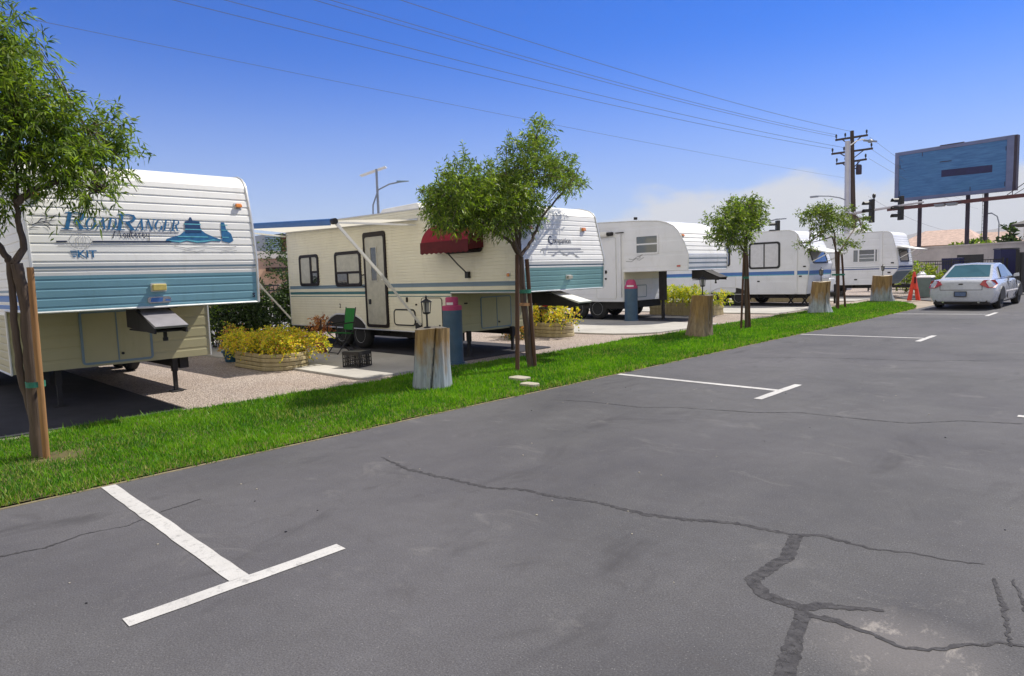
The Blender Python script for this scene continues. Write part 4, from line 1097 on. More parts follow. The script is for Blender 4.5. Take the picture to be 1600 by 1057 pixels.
# ---------------------------------------------------------------- far travel trailer
t5 = Trailer('travel_trailer', 'white travel trailer with thin dark pinstripes and a louvred window, farthest away',
             33.5, 2.4, [(-9.15, .58), (-8.62, 1.22), (-8.58, 1.45), (-8.72, 2.3), (-8.85, 2.80)], [(-8.92, 2.90), (-9.05, 2.95), (-9.3, 2.97)],
             -15.5, 3.0, ['coolwhite', 'blue', 'navy', 'bluegrey', 'white'], zb=.58, side_p=.30, side_d=.005, front_p=.105, front_d=.015,
             side_bands=((1.27, 1.32, 2), (1.37, 1.395, 3)), front_bands=((.58, 1.16, 3), (1.24, 1.28, 1), (1.31, 1.40, 2)))
t5.window(t5.S, -10.5, -9.42, 1.60, 2.22, 'coolwhite', ((-10.46, -10.28, 1.65, 2.17, 'glassg'), (-10.20, -9.58, 1.97, 2.17, 'glassd'), (-10.20, -9.58, 1.81, 1.945, 'glassg'), (-10.20, -9.58, 1.65, 1.785, 'glassg'), (-9.52, -9.44, 1.65, 2.17, 'glassd')), .04, .03)
mb = MB(); mb.box(-10.27, -10.21, 33.475, 33.5, 1.63, 2.19); mb.box(-9.575, -9.525, 33.475, 33.5, 1.63, 2.19); mb.box(-10.21, -9.575, 33.48, 33.5, 1.945, 1.97); mb.box(-10.21, -9.575, 33.48, 33.5, 1.785, 1.81); mb.build('mullion', 'coolwhite', t5.root)
mb = MB(); mb.box(-9.34, -9.24, 33.465, 33.5, .6, 2.92); mb.build('awning_arm', 'coolwhite', t5.root)
for a, b in ((-8.82, 1.55), (-8.95, 1.12), (-10.35, .82), (-11.2, .75)):
    mb = MB(); mb.prism(rrect(a - .06, a + .06, b - .03, b + .03, .01, 2), t5.S, 0, .02); mb.build('outlet_cover', 'black', t5.root)
t5.window(t5.F, 33.9, 35.3, 1.58, 2.15, 'black', gl='glassg', fw=.06, r=.06)
mb = MB(); mb.hexa([(-8.70, 33.7, 2.28), (-7.95, 33.7, 2.10), (-7.95, 35.7, 2.10), (-8.70, 35.7, 2.28), (-8.69, 33.7, 2.31), (-7.93, 33.7, 2.13), (-7.93, 35.7, 2.13), (-8.69, 35.7, 2.31)]); mb.bar((-7.98, 33.75, 2.1), (-8.6, 33.75, 1.75), .03, .03); mb.bar((-7.98, 35.65, 2.1), (-8.6, 35.65, 1.75), .03, .03); mb.build('rock_guard', 'white', t5.root)
t5.air_con(-11.0, -10.2, 34.7, 2.96, .30)
mb = MB()
for y in (34.35, 34.72): mb.lathe([(.02, .40), (.13, .42), (.155, .5), (.155, .82), (.13, .92), (.06, .96), (.05, 1.03)], (-7.9, y, .10), 16)
mb.build('gas_bottle', 'propane', t5.root, smooth=True)
mb = MB(); mb.bar((-8.9, 33.9, .48), (-7.3, 34.6, .45), .08, .12); mb.bar((-8.9, 35.4, .48), (-7.3, 34.6, .45), .08, .12); mb.build('tow_hitch', 'under', t5.root)
for x in (-12.6, -11.8):
    for y in (33.62, 35.75): t5.wheel(x, y, .34, .2)
t5.leg(-9.6, 33.8, .56); t5.leg(-9.6, 35.5, .56)


# ------------------------------------------------------------------ young trees tied to stakes
def jitter_tube(mb, pts, r0, r1, n=9, wob=.012, sub=5):
    P = [Vector(p) for p in pts]; Q = []
    for i in range(len(P) - 1):
        for k in range(sub): Q.append(P[i].lerp(P[i + 1], k / sub) + Vector((random.uniform(-wob, wob), random.uniform(-wob, wob), 0)))
    Q.append(P[-1]); m = len(Q)
    mb.tube(Q, [r0 + (r1 - r0) * i / (m - 1) * random.uniform(.94, 1.06) for i in range(m)], n)
def young_tree(label, base, trunk, limbs, blobs, twigs, leaves, L, W, twl, mats, wts, stakes, ties, r0, r1, droop=.3, limb_r=(.03, .008), hollow=.2, stake_m='stakeb', extra=()):
    t = thing('staked_tree', label, 'tree', base, 0, 'young staked trees along the lawn')
    mb = MB(); jitter_tube(mb, trunk, r0, r1, 10, r0 * .12)
    for e_ in extra: jitter_tube(mb, e_, r0 * .62, r0 * .5, 9, r0 * .1)
    mb.build('trunk', 'bark', t, smooth=True)
    mb = MB()
    for lb in limbs:
        jitter_tube(mb, lb, limb_r[0], limb_r[1], 7, .012)
    # twigs reaching into each lump of the crown
    ends = [Vector(l[-1]) for l in limbs]
    for b in blobs:
        c = Vector(b[:3]); e = min(ends, key=lambda q: (q - c).length)
        for k in range(3):
            tip = c + Vector((random.gauss(0, 1), random.gauss(0, 1), random.gauss(0, .8))) * b[3] * .55
            jitter_tube(mb, [e, e.lerp(tip, .5) + Vector((0, 0, .04)), tip], limb_r[1] * 1.1, .003, 5, .01, 3)
    mb.build('branches', 'bark', t, smooth=True)
    P, D = crown_points(blobs, twigs, leaves, twl, droop, hollow)
    leaf_cloud('crown', P, D, L, W, mats, wts, t, droop=.15)
    for a, b, r in stakes:
        mb = MB(); mb.tube([a, b], [r, r * .96], 10); mb.build('stake', stake_m, t, smooth=True)
    for c, rx, ry, h in ties:
        mb = MB(); mb.ring(rrect(c[0] - rx, c[0] + rx, c[1] - ry, c[1] + ry, min(rx, ry) * .9), rrect(c[0] - rx + .006, c[0] + rx - .006, c[1] - ry + .006, c[1] + ry - .006, min(rx, ry) * .85), lambda a, b, d: (a, b, c[2] + d), -h / 2, h / 2)
        mb.build('tie', 'tie', t)
    return t
def spread(bl, dx, seed):
    """give a crown its depth: the lumps sit nearer and farther by turns"""
    r = random.Random(seed)
    out = []
    for x, y, z, q in bl:
        d = r.uniform(-dx, dx); out.append((x - .7 * d, y + .7 * d, z, q))
        d = r.choice((-1, 1)) * r.uniform(dx * .7, dx * 1.5); out.append((x - .7 * d, y + .7 * d, z - r.uniform(0, .12), q * .85))
    return out
T1 = [(-7.4,1.2096,-0.0087),(-7.4,1.2187,0.3998),(-7.4,1.2241,0.9348),(-7.4,1.2341,1.4615),(-7.4,1.1957,1.7975)]
T1[0] = (T1[0][0], T1[0][1], 0)
young_tree('leafy tree with a tan stake and green tie in front of the teal nosed trailer', (-7.4, 1.22, 0), T1,
    [[(-7.4,1.1769,1.7977),(-7.4,1.2662,1.9639),(-7.4,1.2464,2.1809),(-7.4,1.2442,2.3795),(-7.4,1.2631,2.7191),(-7.4,1.3103,3.0605)], [(-7.3,1.2236,2.3234),(-7.3,1.3458,2.4431),(-7.3,1.5222,2.5297),(-7.3,1.6994,2.543),(-7.3,1.9038,2.4681)], [(-7.5,1.2802,2.7349),(-7.5,1.4672,2.8982),(-7.5,1.6799,3.0409),(-7.5,1.8678,3.0951)],
     [(-7.55,1.1898,1.7854),(-7.55,1.1241,1.9016),(-7.55,1.035,2.1571),(-7.55,0.9039,2.705),(-7.55,0.8213,3.2337)], [(-7.6,0.975,2.4403),(-7.6,0.775,2.6451),(-7.6,0.5452,2.8343)]],
    spread([(-7.4,1.282,3.9345,0.1298),(-7.4,1.296,3.6657,0.1534),(-7.4,1.3384,3.3986,0.2242),(-7.4,1.5502,3.2367,0.236),(-7.4,1.7422,3.1199,0.2478),(-7.4,1.9558,3.1493,0.177),(-7.4,1.6176,2.8415,0.295),(-7.4,1.9044,2.8424,0.2478),(-7.4,1.7657,2.5718,0.2006),(-7.4,1.9813,2.576,0.1416),(-7.4,1.3508,2.8691,0.2714),(-7.4,2.047,2.9185,0.0944),(-7.4,1.3008,3.1149,0.2006),(-7.4,1.282,2.6083,0.1416),(-7.4,1.0467,3.5605,0.413),(-7.4,0.9137,3.0059,0.472),(-7.4,0.9151,2.523,0.295),(-7.4,0.6416,3.1735,0.472),(-7.4,0.5218,2.6974,0.413),(-7.4,0.8596,3.8328,0.354)], .3, 5),
    3000, 11, .088, .016, .21, ['leafA', 'leafB', 'leafC'], (5, 3.2, 2.2),
    [((-7.2922,1.2545,0), (-7.25,1.2663,1.7574), .029)],
    [((-7.34, 1.235, .70), .085, .075, .05)], .054, .046, .45, (.034, .010), .1, 'stake', [[(-7.45,1.2172,0.3334),(-7.45,1.1508,0.7627),(-7.45,1.1425,1.2918),(-7.45,1.1531,1.8112)]])
T2 = [(-7.45,7.9843,-0.0185),(-7.45,7.9341,0.6027),(-7.45,7.8658,1.131),(-7.45,7.822,1.8343)]
T2[0] = (T2[0][0], T2[0][1], 0)
young_tree('broad feathery tree between two tall stakes in front of the cream trailer', (-7.45, 7.9, 0), T2,
    [[(-7.45,7.822,1.8343),(-7.45,7.5703,2.1065),(-7.45,7.2246,2.2286),(-7.45,6.8287,2.3142)], [(-7.4,7.7695,1.8324),(-7.4,7.5938,2.1539),(-7.4,7.3289,2.5406),(-7.4,7.0038,2.8112),(-7.4,6.5596,2.8741)], [(-7.5,7.8745,1.8362),(-7.5,7.8743,2.1653),(-7.5,7.9425,2.6794),(-7.5,8.1218,3.3053),(-7.5,8.3438,3.7903)],
     [(-7.4,7.7695,1.8324),(-7.4,8.0691,2.111),(-7.4,8.3033,2.4804),(-7.4,8.7055,2.8158),(-7.4,9.2342,3.2302)], [(-7.55,7.927,1.8381),(-7.55,7.8414,2.2705),(-7.55,7.7759,2.7768),(-7.55,7.6488,3.1691)]],
    spread([(-7.45,6.408,2.6683,0.3496),(-7.45,6.794,2.8967,0.368),(-7.45,6.2213,2.5403,0.2392),(-7.45,7.3276,2.935,0.3864),(-7.45,7.9213,3.3806,0.3128),(-7.45,8.2895,3.8062,0.184),(-7.45,8.4692,3.5903,0.184),(-7.45,8.8653,3.2598,0.2392),(-7.45,9.3849,3.2156,0.1472),(-7.45,8.4518,3.1725,0.2392),(-7.45,6.6071,2.466,0.2944),(-7.45,7.1062,2.5832,0.3864),(-7.45,7.7482,2.8151,0.3496),(-7.45,7.4416,2.402,0.2208),(-7.45,7.9579,2.5224,0.2392),(-7.45,9.0275,3.0571,0.1472),(-7.45,8.2732,2.6918,0.1656),(-7.45,6.3312,2.3631,0.1656)], .5, 6),
    3000, 11, .08, .018, .20, ['leafA', 'leafB', 'leafC'], (4.5, 3, 3),
    [((-7.40, 7.62, 0), (-7.42, 7.72, 1.87), .036), ((-7.40, 8.04, 0), (-7.42, 7.94, 1.80), .036)],
    [((-7.43, 7.88, 1.28), .10, .10, .06)], .055, .05, .15, (.032, .009), .1)
mbx = MB(); mbx.bar((-7.405, 7.66, 1.08), (-7.405, 8.0, 1.06), .03, .05)
_t2 = [o for o in COL.objects if o.get('label', '').startswith('broad feathery')][0]
mbx.build('brace', 'stake', _t2)
T3 = [(-7.5,16.075,-0.0044),(-7.5,16.0373,0.8841),(-7.5,15.9998,1.8718)]
T3[0] = (T3[0][0], T3[0][1], 0)
young_tree('small round headed tree with a slim dark trunk before the blue striped trailer', (-7.5, 16.0, 0), T3,
    [[(-7.5,15.9998,1.8718),(-7.5,15.9286,2.3122),(-7.5,15.6512,2.6166),(-7.5,14.9875,2.7454)], [(-7.45,15.8931,1.8696),(-7.45,15.9623,2.4663),(-7.45,15.8911,2.9313),(-7.45,15.996,3.1229)], [(-7.55,16.1064,1.8739),(-7.55,15.7554,2.156),(-7.55,15.2491,2.2266)], [(-7.55,16.1059,2.16),(-7.55,16.5024,2.5189),(-7.55,16.7981,2.8191)]],
    spread([(-7.5,15.0847,2.7792,0.2755),(-7.5,15.8231,3.0257,0.2465),(-7.5,16.6113,3.0324,0.1595),(-7.5,14.7624,2.4101,0.2175),(-7.5,15.4138,2.3641,0.2465),(-7.5,14.5138,2.6539,0.1305),(-7.5,16.2475,2.7147,0.174),(-7.5,15.3131,2.1175,0.1305),(-7.5,15.8234,2.6998,0.203),(-7.5,16.8377,2.7354,0.1015)], .5, 7),
    900, 9, .09, .028, .20, ['leafA', 'leafB', 'leafC'], (3, 3.5, 3),
    [((-7.44, 16.12, 0), (-7.47, 16.0, 2.0), .028), ((-7.57, 15.90, 0), (-7.53, 15.98, 2.0), .028)],
    [((-7.5, 16.0, 1.3), .08, .08, .05)], .05, .04, .1, (.032, .01), .1)
T4 = [(-8.1,24.3985,0.0162),(-8.1,24.2894,1.192),(-8.1,24.1327,2.023)]
T4[0] = (T4[0][0], T4[0][1], 0)
young_tree('sparse forked tree with three stakes in front of the far trailers', (-8.1, 24.4, 0), T4,
    [[(-8.1,24.1327,2.023),(-8.1,23.9876,2.6044),(-8.1,23.5504,3.0183),(-8.1,22.5636,3.2903)], [(-8.05,23.9838,2.0201),(-8.05,23.6023,2.4867),(-8.05,22.7326,2.3676),(-8.05,21.6431,2.2518)], [(-8.1,24.2637,1.849),(-8.1,25.1396,2.3394),(-8.1,25.9273,2.7603),(-8.1,26.3216,3.2304)], [(-8.15,24.2884,1.8511),(-8.15,25.0392,2.1848),(-8.15,25.5633,2.3024)]],
    spread([(-8.1,21.5955,3.2071,0.18),(-8.1,22.5624,3.3311,0.2),(-8.1,23.4875,3.1215,0.26),(-8.1,22.5729,2.984,0.2),(-8.1,22.3617,2.6305,0.16),(-8.1,21.7236,2.2955,0.14),(-8.1,21.4148,2.0933,0.1),(-8.1,24.2212,2.9339,0.16),(-8.1,24.4991,2.2436,0.18),(-8.1,25.4085,2.2528,0.12),(-8.1,25.9608,3.4889,0.18),(-8.1,26.6824,3.1281,0.18),(-8.1,26.3448,2.7707,0.14),(-8.1,22.0219,3.1054,0.16),(-8.1,23.3857,2.6547,0.12)], .4, 8),
    600, 8, .10, .034, .20, ['leafB', 'leafC', 'leafA'], (3, 4, 1.5),
    [((-8.0, 24.15, 0), (-8.06, 24.3, 2.0), .035), ((-8.2, 24.6, 0), (-8.14, 24.45, 2.0), .035), ((-8.0, 24.85, 0), (-8.06, 24.6, 1.9), .035)],
    [((-8.1, 24.4, 1.2), .2, .2, .06)], .05, .04, .1, (.03, .01), .1)

# ------------------------------------------------------------------ carved log stumps with lanterns on top
def stump(label, x, y, r0, r1, h, lean, seed, m, spur=0):
    t = thing('log_stump', label, 'tree stump', (x, y, 0), 0, 'upright log stumps in the lawn')
    r = random.Random(seed); n = 110; rows = 16
    ph = [r.uniform(0, 6.28) for _ in range(5)]
    ca = r.uniform(-.2, .3) - .45    # where the drying crack faces
    V = []
    for k in range(rows + 1):
        z = k / rows
        for j in range(n):
            a = 2 * math.pi * j / n
            rr = r1 + (r0 - r1) * (1 - z) ** 1.6
            rr *= 1 + .05 * math.sin(3 * a + ph[0]) + .03 * math.sin(5 * a + ph[1] + z) + .018 * math.sin(11 * a + ph[2] + z * 2) + .012 * math.sin(23 * a + ph[3])
            if z < .35: rr *= 1 + .10 * (1 - z / .35) * max(0, math.sin(3 * a + ph[4]))
            if spur and z < .45: rr *= 1 + .4 * (1 - z / .45) ** 1.5 * max(0, math.cos(a - spur)) ** 6
            da = (a - ca - .25 * (z - .5) + math.pi) % (2 * math.pi) - math.pi
            if abs(da) < .06: rr *= 1 - .4 * (1 - abs(da) / .06)
            V.append((x + rr * math.cos(a) + lean[0] * z * h, y + rr * math.sin(a) + lean[1] * z * h, z * h + .012 * math.sin(2 * a + ph[2]) * z))
    F = []
    for k in range(rows):
        for j in range(n):
            a, b = k * n + j, k * n + (j + 1) % n; F.append((a, b, b + n, a + n))
    mb = MB(); mb.add(V, F); o = mb.build('log', m, t, smooth=True)
    mb = MB(); top = V[rows * n:]; c = (sum(v[0] for v in top) / n, sum(v[1] for v in top) / n, h)
    mb.add(top + [c], [(j, (j + 1) % n, n) for j in range(n)]); mb.build('cut_top', 'stumptop', t)
    return c
def lantern(label, x, y, z, s=1.0, first=None):
    if first is None:
        t = thing('garden_lantern', label, 'lantern', (x, y, z), 0, 'black garden lanterns on the log stumps')
        mb = MB(); mb.lathe([(.05, -.006), (.05, .012), (.014, .02), (.013, .19), (.03, .195), (.055, .205), (.058, .218), (.05, .222)], (x, y, z), 12)
        mb.lathe([(.082, .362), (.078, .372), (.04, .395), (.012, .412), (.012, .428), (.018, .435), (.004, .46)], (x, y, z), 12)
        for a in range(4):
            q = a * math.pi / 2 + .7; mb.bar((x + .05 * math.cos(q), y + .05 * math.sin(q), z + .22), (x + .066 * math.cos(q), y + .066 * math.sin(q), z + .365), .011, .011)
        mb.build('frame', 'black', t, smooth=True)
        mb = MB(); mb.lathe([(.042, .222), (.056, .362)], (x, y, z), 4); mb.build('glass', 'lamp', t)
        return t
    t = first.copy(); COL.objects.link(t); t.location = (x, y, z); t['label'] = label; t.scale = (s, s, s)
    for ch in list(first.children):
        c = ch.copy(); COL.objects.link(c); c.parent = t
    return t
c = stump('weathered log stump bleached blue grey at the foot, nearest the camera', -7.36, 5.84, .275, .235, .845, (.02, .05), 3, 'stumpw')
l0 = lantern('black garden lantern on the bleached blue grey stump before the cream trailer', c[0] - .10, c[1] - .02, c[2])
c = stump('brown log stump between the broad tree and the round headed tree', -7.6, 13.85, .30, .235, .95, (.04, .10), 5, 'stumpb')
lantern('black garden lantern on the brown stump before the white trailer nose', c[0], c[1], c[2], 1.0, l0)
c = stump('grey footed log stump just left of the forked tree', -7.98, 22.2, .32, .27, 1.02, (.05, .12), 8, 'stumpw', spur=-.2)
lantern('black garden lantern on the stump left of the forked tree', c[0], c[1], c[2], 1.0, l0)
c = stump('log stump with a white root spur, farthest along the lawn near the cone', -8.1, 29.3, .37, .335, 1.05, (.03, .06), 9, 'stumpw', spur=.3)
lantern('black garden lantern on the farthest stump near the cone', c[0], c[1], c[2], 1.0, l0)

# ------------------------------------------------------------------ utility pedestals
def pedestal(label, x, y, r, h, step):
    t = thing('utility_pedestal', label, 'utility pedestal', (x, y, .03), 0, 'blue utility pedestals with pink caps')
    zs = h * .81
    mb = MB(); mb.lathe([(r * 1.12, 0), (r * 1.12, .03), (r, .035), (r, zs)], (x, y, .03), 28); mb.build('post', 'pedblue', t, smooth=True)
    mb = MB()
    if step: mb.lathe([(r + .004, zs - .005), (r + .004, zs + h * .055), (r * .93, zs + h * .065), (r * .66, zs + h * .068), (r * .66, h - .02), (r * .6, h), (.001, h)], (x, y, .03), 28, cap=False)
    else: mb.lathe([(r + .004, zs - .03), (r + .004, zs + .02), (r * .8, zs + .1), (r * .72, h - .06), (r * .5, h), (.001, h + .01)], (x, y, .03), 28, cap=False)
    mb.build('cap', 'pink', t, smooth=True)
    mb = MB()
    a0 = -1.1
    rr = (r * .66 if step else r * .98) + .004; zb = zs + h * .075 if step else zs + .03
    V = []
    for k in range(9):
        a = a0 - .55 + k * 1.1 / 8
        V += [(x + rr * math.cos(a), y + rr * math.sin(a), .03 + zb), (x + rr * math.cos(a), y + rr * math.sin(a), .03 + zb + .045)]
    mb.add(V, [(2 * k, 2 * k + 2, 2 * k + 3, 2 * k + 1) for k in range(8)]); mb.build('notice', 'label', t)
pedestal('blue utility pedestal with a stepped pink cap behind the nearest stump', -8.93, 7.60, .17, 1.17, True)
pedestal('blue utility pedestal with a domed pink cap beside the cool white trailer', -11.72, 17.18, .20, 1.26, False)

# ------------------------------------------------------------------ planters
def planter(label, x0, x1, y0, y1, h, boards, seed, lumps, leaf_n, cols, wts, L=.045, W=.028, round_=True, spill=.12):
    t = thing('planter_box', label, 'planter', ((x0 + x1) / 2, (y0 + y1) / 2, 0), 0, 'timber planters with yellow shrubs')
    mb = MB(); r = min((y1 - y0), (x1 - x0)) / 2 * (.98 if round_ else .12); bh = h / boards
    for k in range(boards):
        o = .012 * (k % 2)
        mb.ring(rrect(x0 + o, x1 - o, y0 + o, y1 - o, r - o, 9), rrect(x0 + .05, x1 - .05, y0 + .05, y1 - .05, r - .05, 9), lambda a, b, d: (a, b, d), k * bh + .003, (k + 1) * bh - .003)
    mb.build('box', 'planter', t, bevel=.012)
    mb = MB(); mb.prism(rrect(x0 + .06, x1 - .06, y0 + .06, y1 - .06, r - .06, 9), lambda a, b, d: (a, b, d), .02, h - .05); mb.build('soil', 'lawn', t)
    P, D = crown_points(lumps, leaf_n // 8, 8, .16, .5, .45)
    D = D * .6 + np.array([0, 0, .3])
    # yellow towards the tips of the shrub, greener inside it
    leaf_cloud('shrub', P, D, L, W, cols, wts, t, droop=.1, bend=.1)
    r2 = random.Random(seed); mb = MB()
    for k in range(40):
        b = r2.choice(lumps); a = (min(max(b[0], x0 + .1), x1 - .1), min(max(b[1], y0 + .1), y1 - .1), h - .06)
        mb.tube([a, ((a[0] + b[0]) / 2 + r2.uniform(-.08, .08), (a[1] + b[1]) / 2 + r2.uniform(-.08, .08), (a[2] + b[2]) / 2), (b[0] + r2.uniform(-.12, .12), b[1] + r2.uniform(-.12, .12), b[2] + b[3] * .5)], [.008, .006, .003], 5)
    mb.build('stems', 'bark', t)
def lump_row(x0, x1, y0, y1, z, n, r, seed, jz=.06):
    q = random.Random(seed)
    return [(x0 + (x1 - x0) * (i + .5) / n + q.uniform(-.05, .05), q.uniform(y0, y1), z + q.uniform(-jz, jz), r * q.uniform(.75, 1.25)) for i in range(n)]
planter('long round ended planter of bright yellow shrubs beside the teal nosed trailer', -12.8, -10.98, 5.2, 6.1, .30, 4, 2,
        lump_row(-12.95, -10.85, 5.22, 5.7, .47, 13, .15, 4) + lump_row(-12.6, -10.95, 5.7, 6.2, .50, 9, .17, 9, .1), 12000, ['flowerY', 'flowerG', 'flowerO', 'leafA'], (5, 3.4, 1.5, 1.2))
planter('tub planter of yellow shrubs under the sea green trailer nose', -11.9, -10.35, 12.2, 12.95, .36, 4, 3,
        lump_row(-11.9, -10.15, 12.0, 12.6, .58, 9, .2, 6) + lump_row(-12.1, -11.3, 11.7, 12.2, .35, 4, .2, 5), 5200, ['flowerY', 'flowerG', 'flowerO', 'leafB'], (4, 3, 1.2, 1.8), .06, .036)
planter('plank sided planter with feathery green and yellow plants behind the brown stump', -13.1, -10.6, 20.3, 21.0, .42, 4, 4,
        lump_row(-13.0, -11.3, 20.3, 20.9, .68, 8, .26, 16) + lump_row(-11.2, -10.3, 20.2, 20.8, .62, 5, .2, 15), 4200, ['flowerG', 'flowerY', 'leafA'], (5, 2.2, 3), .10, .03, False)
planter('low plank planter seen under the blue striped trailer', -13.4, -10.6, 29.0, 29.7, .36, 3, 5, lump_row(-13.3, -12.0, 29.1, 29.6, .5, 5, .16, 19), 900, ['flowerG', 'leafA'], (3, 3), .1, .04, False)

def shrub(label, name, lumps, n, L, W, mats, wts, group=None, cat='shrub', pot=None):
    c = lumps[0]
    t = thing(name, label, cat, (c[0], c[1], 0), 0, group)
    P, D = crown_points(lumps, n // 8, 8, .2, .3, .35)
    leaf_cloud('foliage', P, D, L, W, mats, wts, t)
    mb = MB()
    for b in lumps:
        for k in range(4): mb.tube([(c[0] + random.uniform(-.01, .01), c[1] + random.uniform(-.01, .01), (pot[1] * .8 if pot else 0) - .02) if len(lumps) < 4 else (b[0] + random.uniform(-.1, .1), b[1] + random.uniform(-.1, .1), 0), (b[0] + random.uniform(-.3, .3) * b[3], b[1] + random.uniform(-.3, .3) * b[3], b[2] + b[3] * .4)], [.014, .005], 5)
    mb.build('stems', 'bark', t)
    if pot:
        r, h, m = pot
        mb = MB(); mb.lathe([(r * .72, 0), (r * .98, h * .85), (r * 1.08, h * .86), (r * 1.08, h), (r * .95, h), (r * .9, h * .8), (.001, h * .8)], (c[0], c[1], 0), 20, cap=False); mb.build('pot', m, t, smooth=True)
shrub('dark green dense shrub behind the yellow planter, right of the teal trailer nose', 'dark_shrub', [(-16.6, 7.0, .9, .55), (-16.9, 7.6, 1.2, .5), (-16.4, 6.4, .6, .45), (-16.8, 6.9, 1.35, .35), (-17.0, 8.2, .8, .5), (-17.0, 7.2, .45, .5), (-16.2, 7.4, .6, .4), (-16.6, 7.1, .7, .6)], 13000, .08, .045, ['leafD', 'leafB'], (5, 1.5))
shrub('dark green shrub by the iron fence against the cream trailer tail', 'dark_shrub', [(-17.2, 9.0, 1.0, .5), (-17.1, 9.3, .6, .5), (-17.2, 8.9, 1.5, .3), (-17.3, 9.6, 1.2, .4), (-17.0, 8.7, .9, .5)], 8000, .08, .045, ['leafD', 'leafB'], (5, 2))
shrub('low green shrub under the teal trailer nose beyond its shaded front', 'dark_shrub', [(-15.6, 5.6, .7, .45), (-15.4, 5.2, .45, .4), (-15.8, 6.0, .9, .4)], 3000, .07, .035, ['leafD', 'leafA'], (4, 1.5))
shrub('coral and green flowering plant in a blue pot left of the long planter', 'potted_plant', [(-13.35, 5.55, .45, .2), (-13.5, 5.65, .55, .17), (-13.2, 5.45, .38, .15)], 1300, .045, .028, ['flowerO', 'flowerG', 'leafB'], (3, 2, 1.5), 'potted plants', 'potted plant', (.2, .22, 'bluepot'))
M['redleaf'] = leaf_mat('rust_leaf', (.28, .07, .025), (.45, .16, .05), .25)
shrub('rust coloured plant in a terracotta pot beside the green chair', 'potted_plant', [(-12.85, 7.25, .56, .15), (-12.9, 7.3, .70, .11)], 700, .05, .026, ['flowerO', 'redleaf'], (2, 3), 'potted plants', 'potted plant', (.14, .38, 'terracotta'))
shrub('coral flowers low on the gravel left of the round tub planter', 'flowering_plant', [(-11.3, 11.4, .25, .22), (-11.0, 11.5, .2, .18), (-11.5, 11.7, .3, .2)], 1500, .055, .03, ['flowerO', 'leafB', 'redleaf'], (2.2, 3, 1))
shrub('yellow green bush at the fence between the far trailer and the white car', 'dark_shrub', [(-8.3, 38.0, .8, .6), (-8.9, 38.3, .95, .6), (-9.5, 38.6, .7, .6), (-7.7, 37.8, .6, .5)], 2600, .16, .07, ['leafA', 'leafC', 'flowerG'], (3, 3, 1.5))

# ------------------------------------------------------------------ crate, chair, red can, cone, bin
t = thing('milk_crate', 'black open lattice milk crate on the sunny concrete pad', 'crate', (-10.12, 6.38, .035), .35)
mb = MB(); s, h = .175, .28
for z0, z1 in ((0, .03), (.085, .10), (.15, .165), (.215, h)):
    mb.ring([(-s, -s), (s, -s), (s, s), (-s, s)], [(-s + .012, -s + .012), (s - .012, -s + .012), (s - .012, s - .012), (-s + .012, s - .012)], lambda a, b, d: (a, b, d), z0, z1)
for k in range(8):
    u = -s + 2 * s * k / 7
    for q in (-s + .007, s - .007): mb.box(u - .009, u + .009, q - .005, q + .005, .01, h - .01); mb.box(q - .005, q + .005, u - .009, u + .009, .01, h - .01)
mb.box(-s + .01, s - .01, -s + .01, s - .01, .004, .016)
mb.box(-s + .01, s - .01, -s + .01, s - .01, h - .02, h - .006)
mb.v = [(x - 10.12 + 0, y + 6.38, z + .035) for x, y, z in mb.v]
cr = mb.build('crate_body', 'plastic', t)

t = thing('folding_chair', 'green and black folding camp chair beside the cream trailer wheel', 'chair', (-12.3, 7.45, .035))
cx, cy, z0 = -12.3, 7.45, .035
mb = MB()
for sx in (-.185, .185):
    mb.tube([(cx + sx, cy - .27, z0), (cx + sx, cy + .12, z0 + .46), (cx + sx, cy + .22, z0 + .95)], .012, 6); mb.tube([(cx + sx, cy + .25, z0), (cx + sx, cy - .25, z0 + .44)], .012, 6); mb.tube([(cx + sx, cy - .27, z0 + .62), (cx + sx, cy + .17, z0 + .64)], .016, 6); mb.tube([(cx + sx, cy - .25, z0 + .44), (cx + sx, cy - .26, z0 + .62)], .011, 6)
mb.tube([(cx - .185, cy - .27, z0 + .03), (cx + .185, cy - .27, z0 + .03)], .01, 6); mb.tube([(cx - .185, cy + .25, z0 + .03), (cx + .185, cy + .25, z0 + .03)], .01, 6)
mb.build('frame', 'black', t, smooth=True)
mb = MB(); mb.hexa([(cx - .185, cy - .26, z0 + .44), (cx + .185, cy - .26, z0 + .44), (cx + .185, cy + .13, z0 + .40), (cx - .185, cy + .13, z0 + .40), (cx - .185, cy - .26, z0 + .455), (cx + .185, cy - .26, z0 + .455), (cx + .185, cy + .13, z0 + .415), (cx - .185, cy + .13, z0 + .415)]); mb.build('seat', 'greencl', t)
mb = MB(); mb.hexa([(cx - .185, cy + .13, z0 + .48), (cx + .185, cy + .13, z0 + .48), (cx + .185, cy + .145, z0 + .48), (cx - .185, cy + .145, z0 + .48), (cx - .185, cy + .205, z0 + .93), (cx + .185, cy + .205, z0 + .93), (cx + .185, cy + .22, z0 + .93), (cx - .185, cy + .22, z0 + .93)]); mb.build('backrest', 'greencl', t)

GX, GY, GZ = (-10.9,12.3586,0.8946)
t = thing('gas_can', 'red round can on a black stand behind the tub planter', 'can', (GX, GY, 0))
mb = MB(); mb.lathe([(.05, -.16), (.13, -.14), (.155, -.06), (.155, .04), (.12, .12), (.05, .15), (.045, .19)], (GX, GY, GZ), 18); mb.build('can', 'red', t, smooth=True)
mb = MB(); mb.box(GX - .15, GX + .15, GY - .15, GY + .15, GZ - .21, GZ - .155)
for a in (-.12, .12):
    for b in (-.12, .12): mb.box(GX + a - .02, GX + a + .02, GY + b - .02, GY + b + .02, 0, GZ - .20)
mb.build('stand', 'black', t)

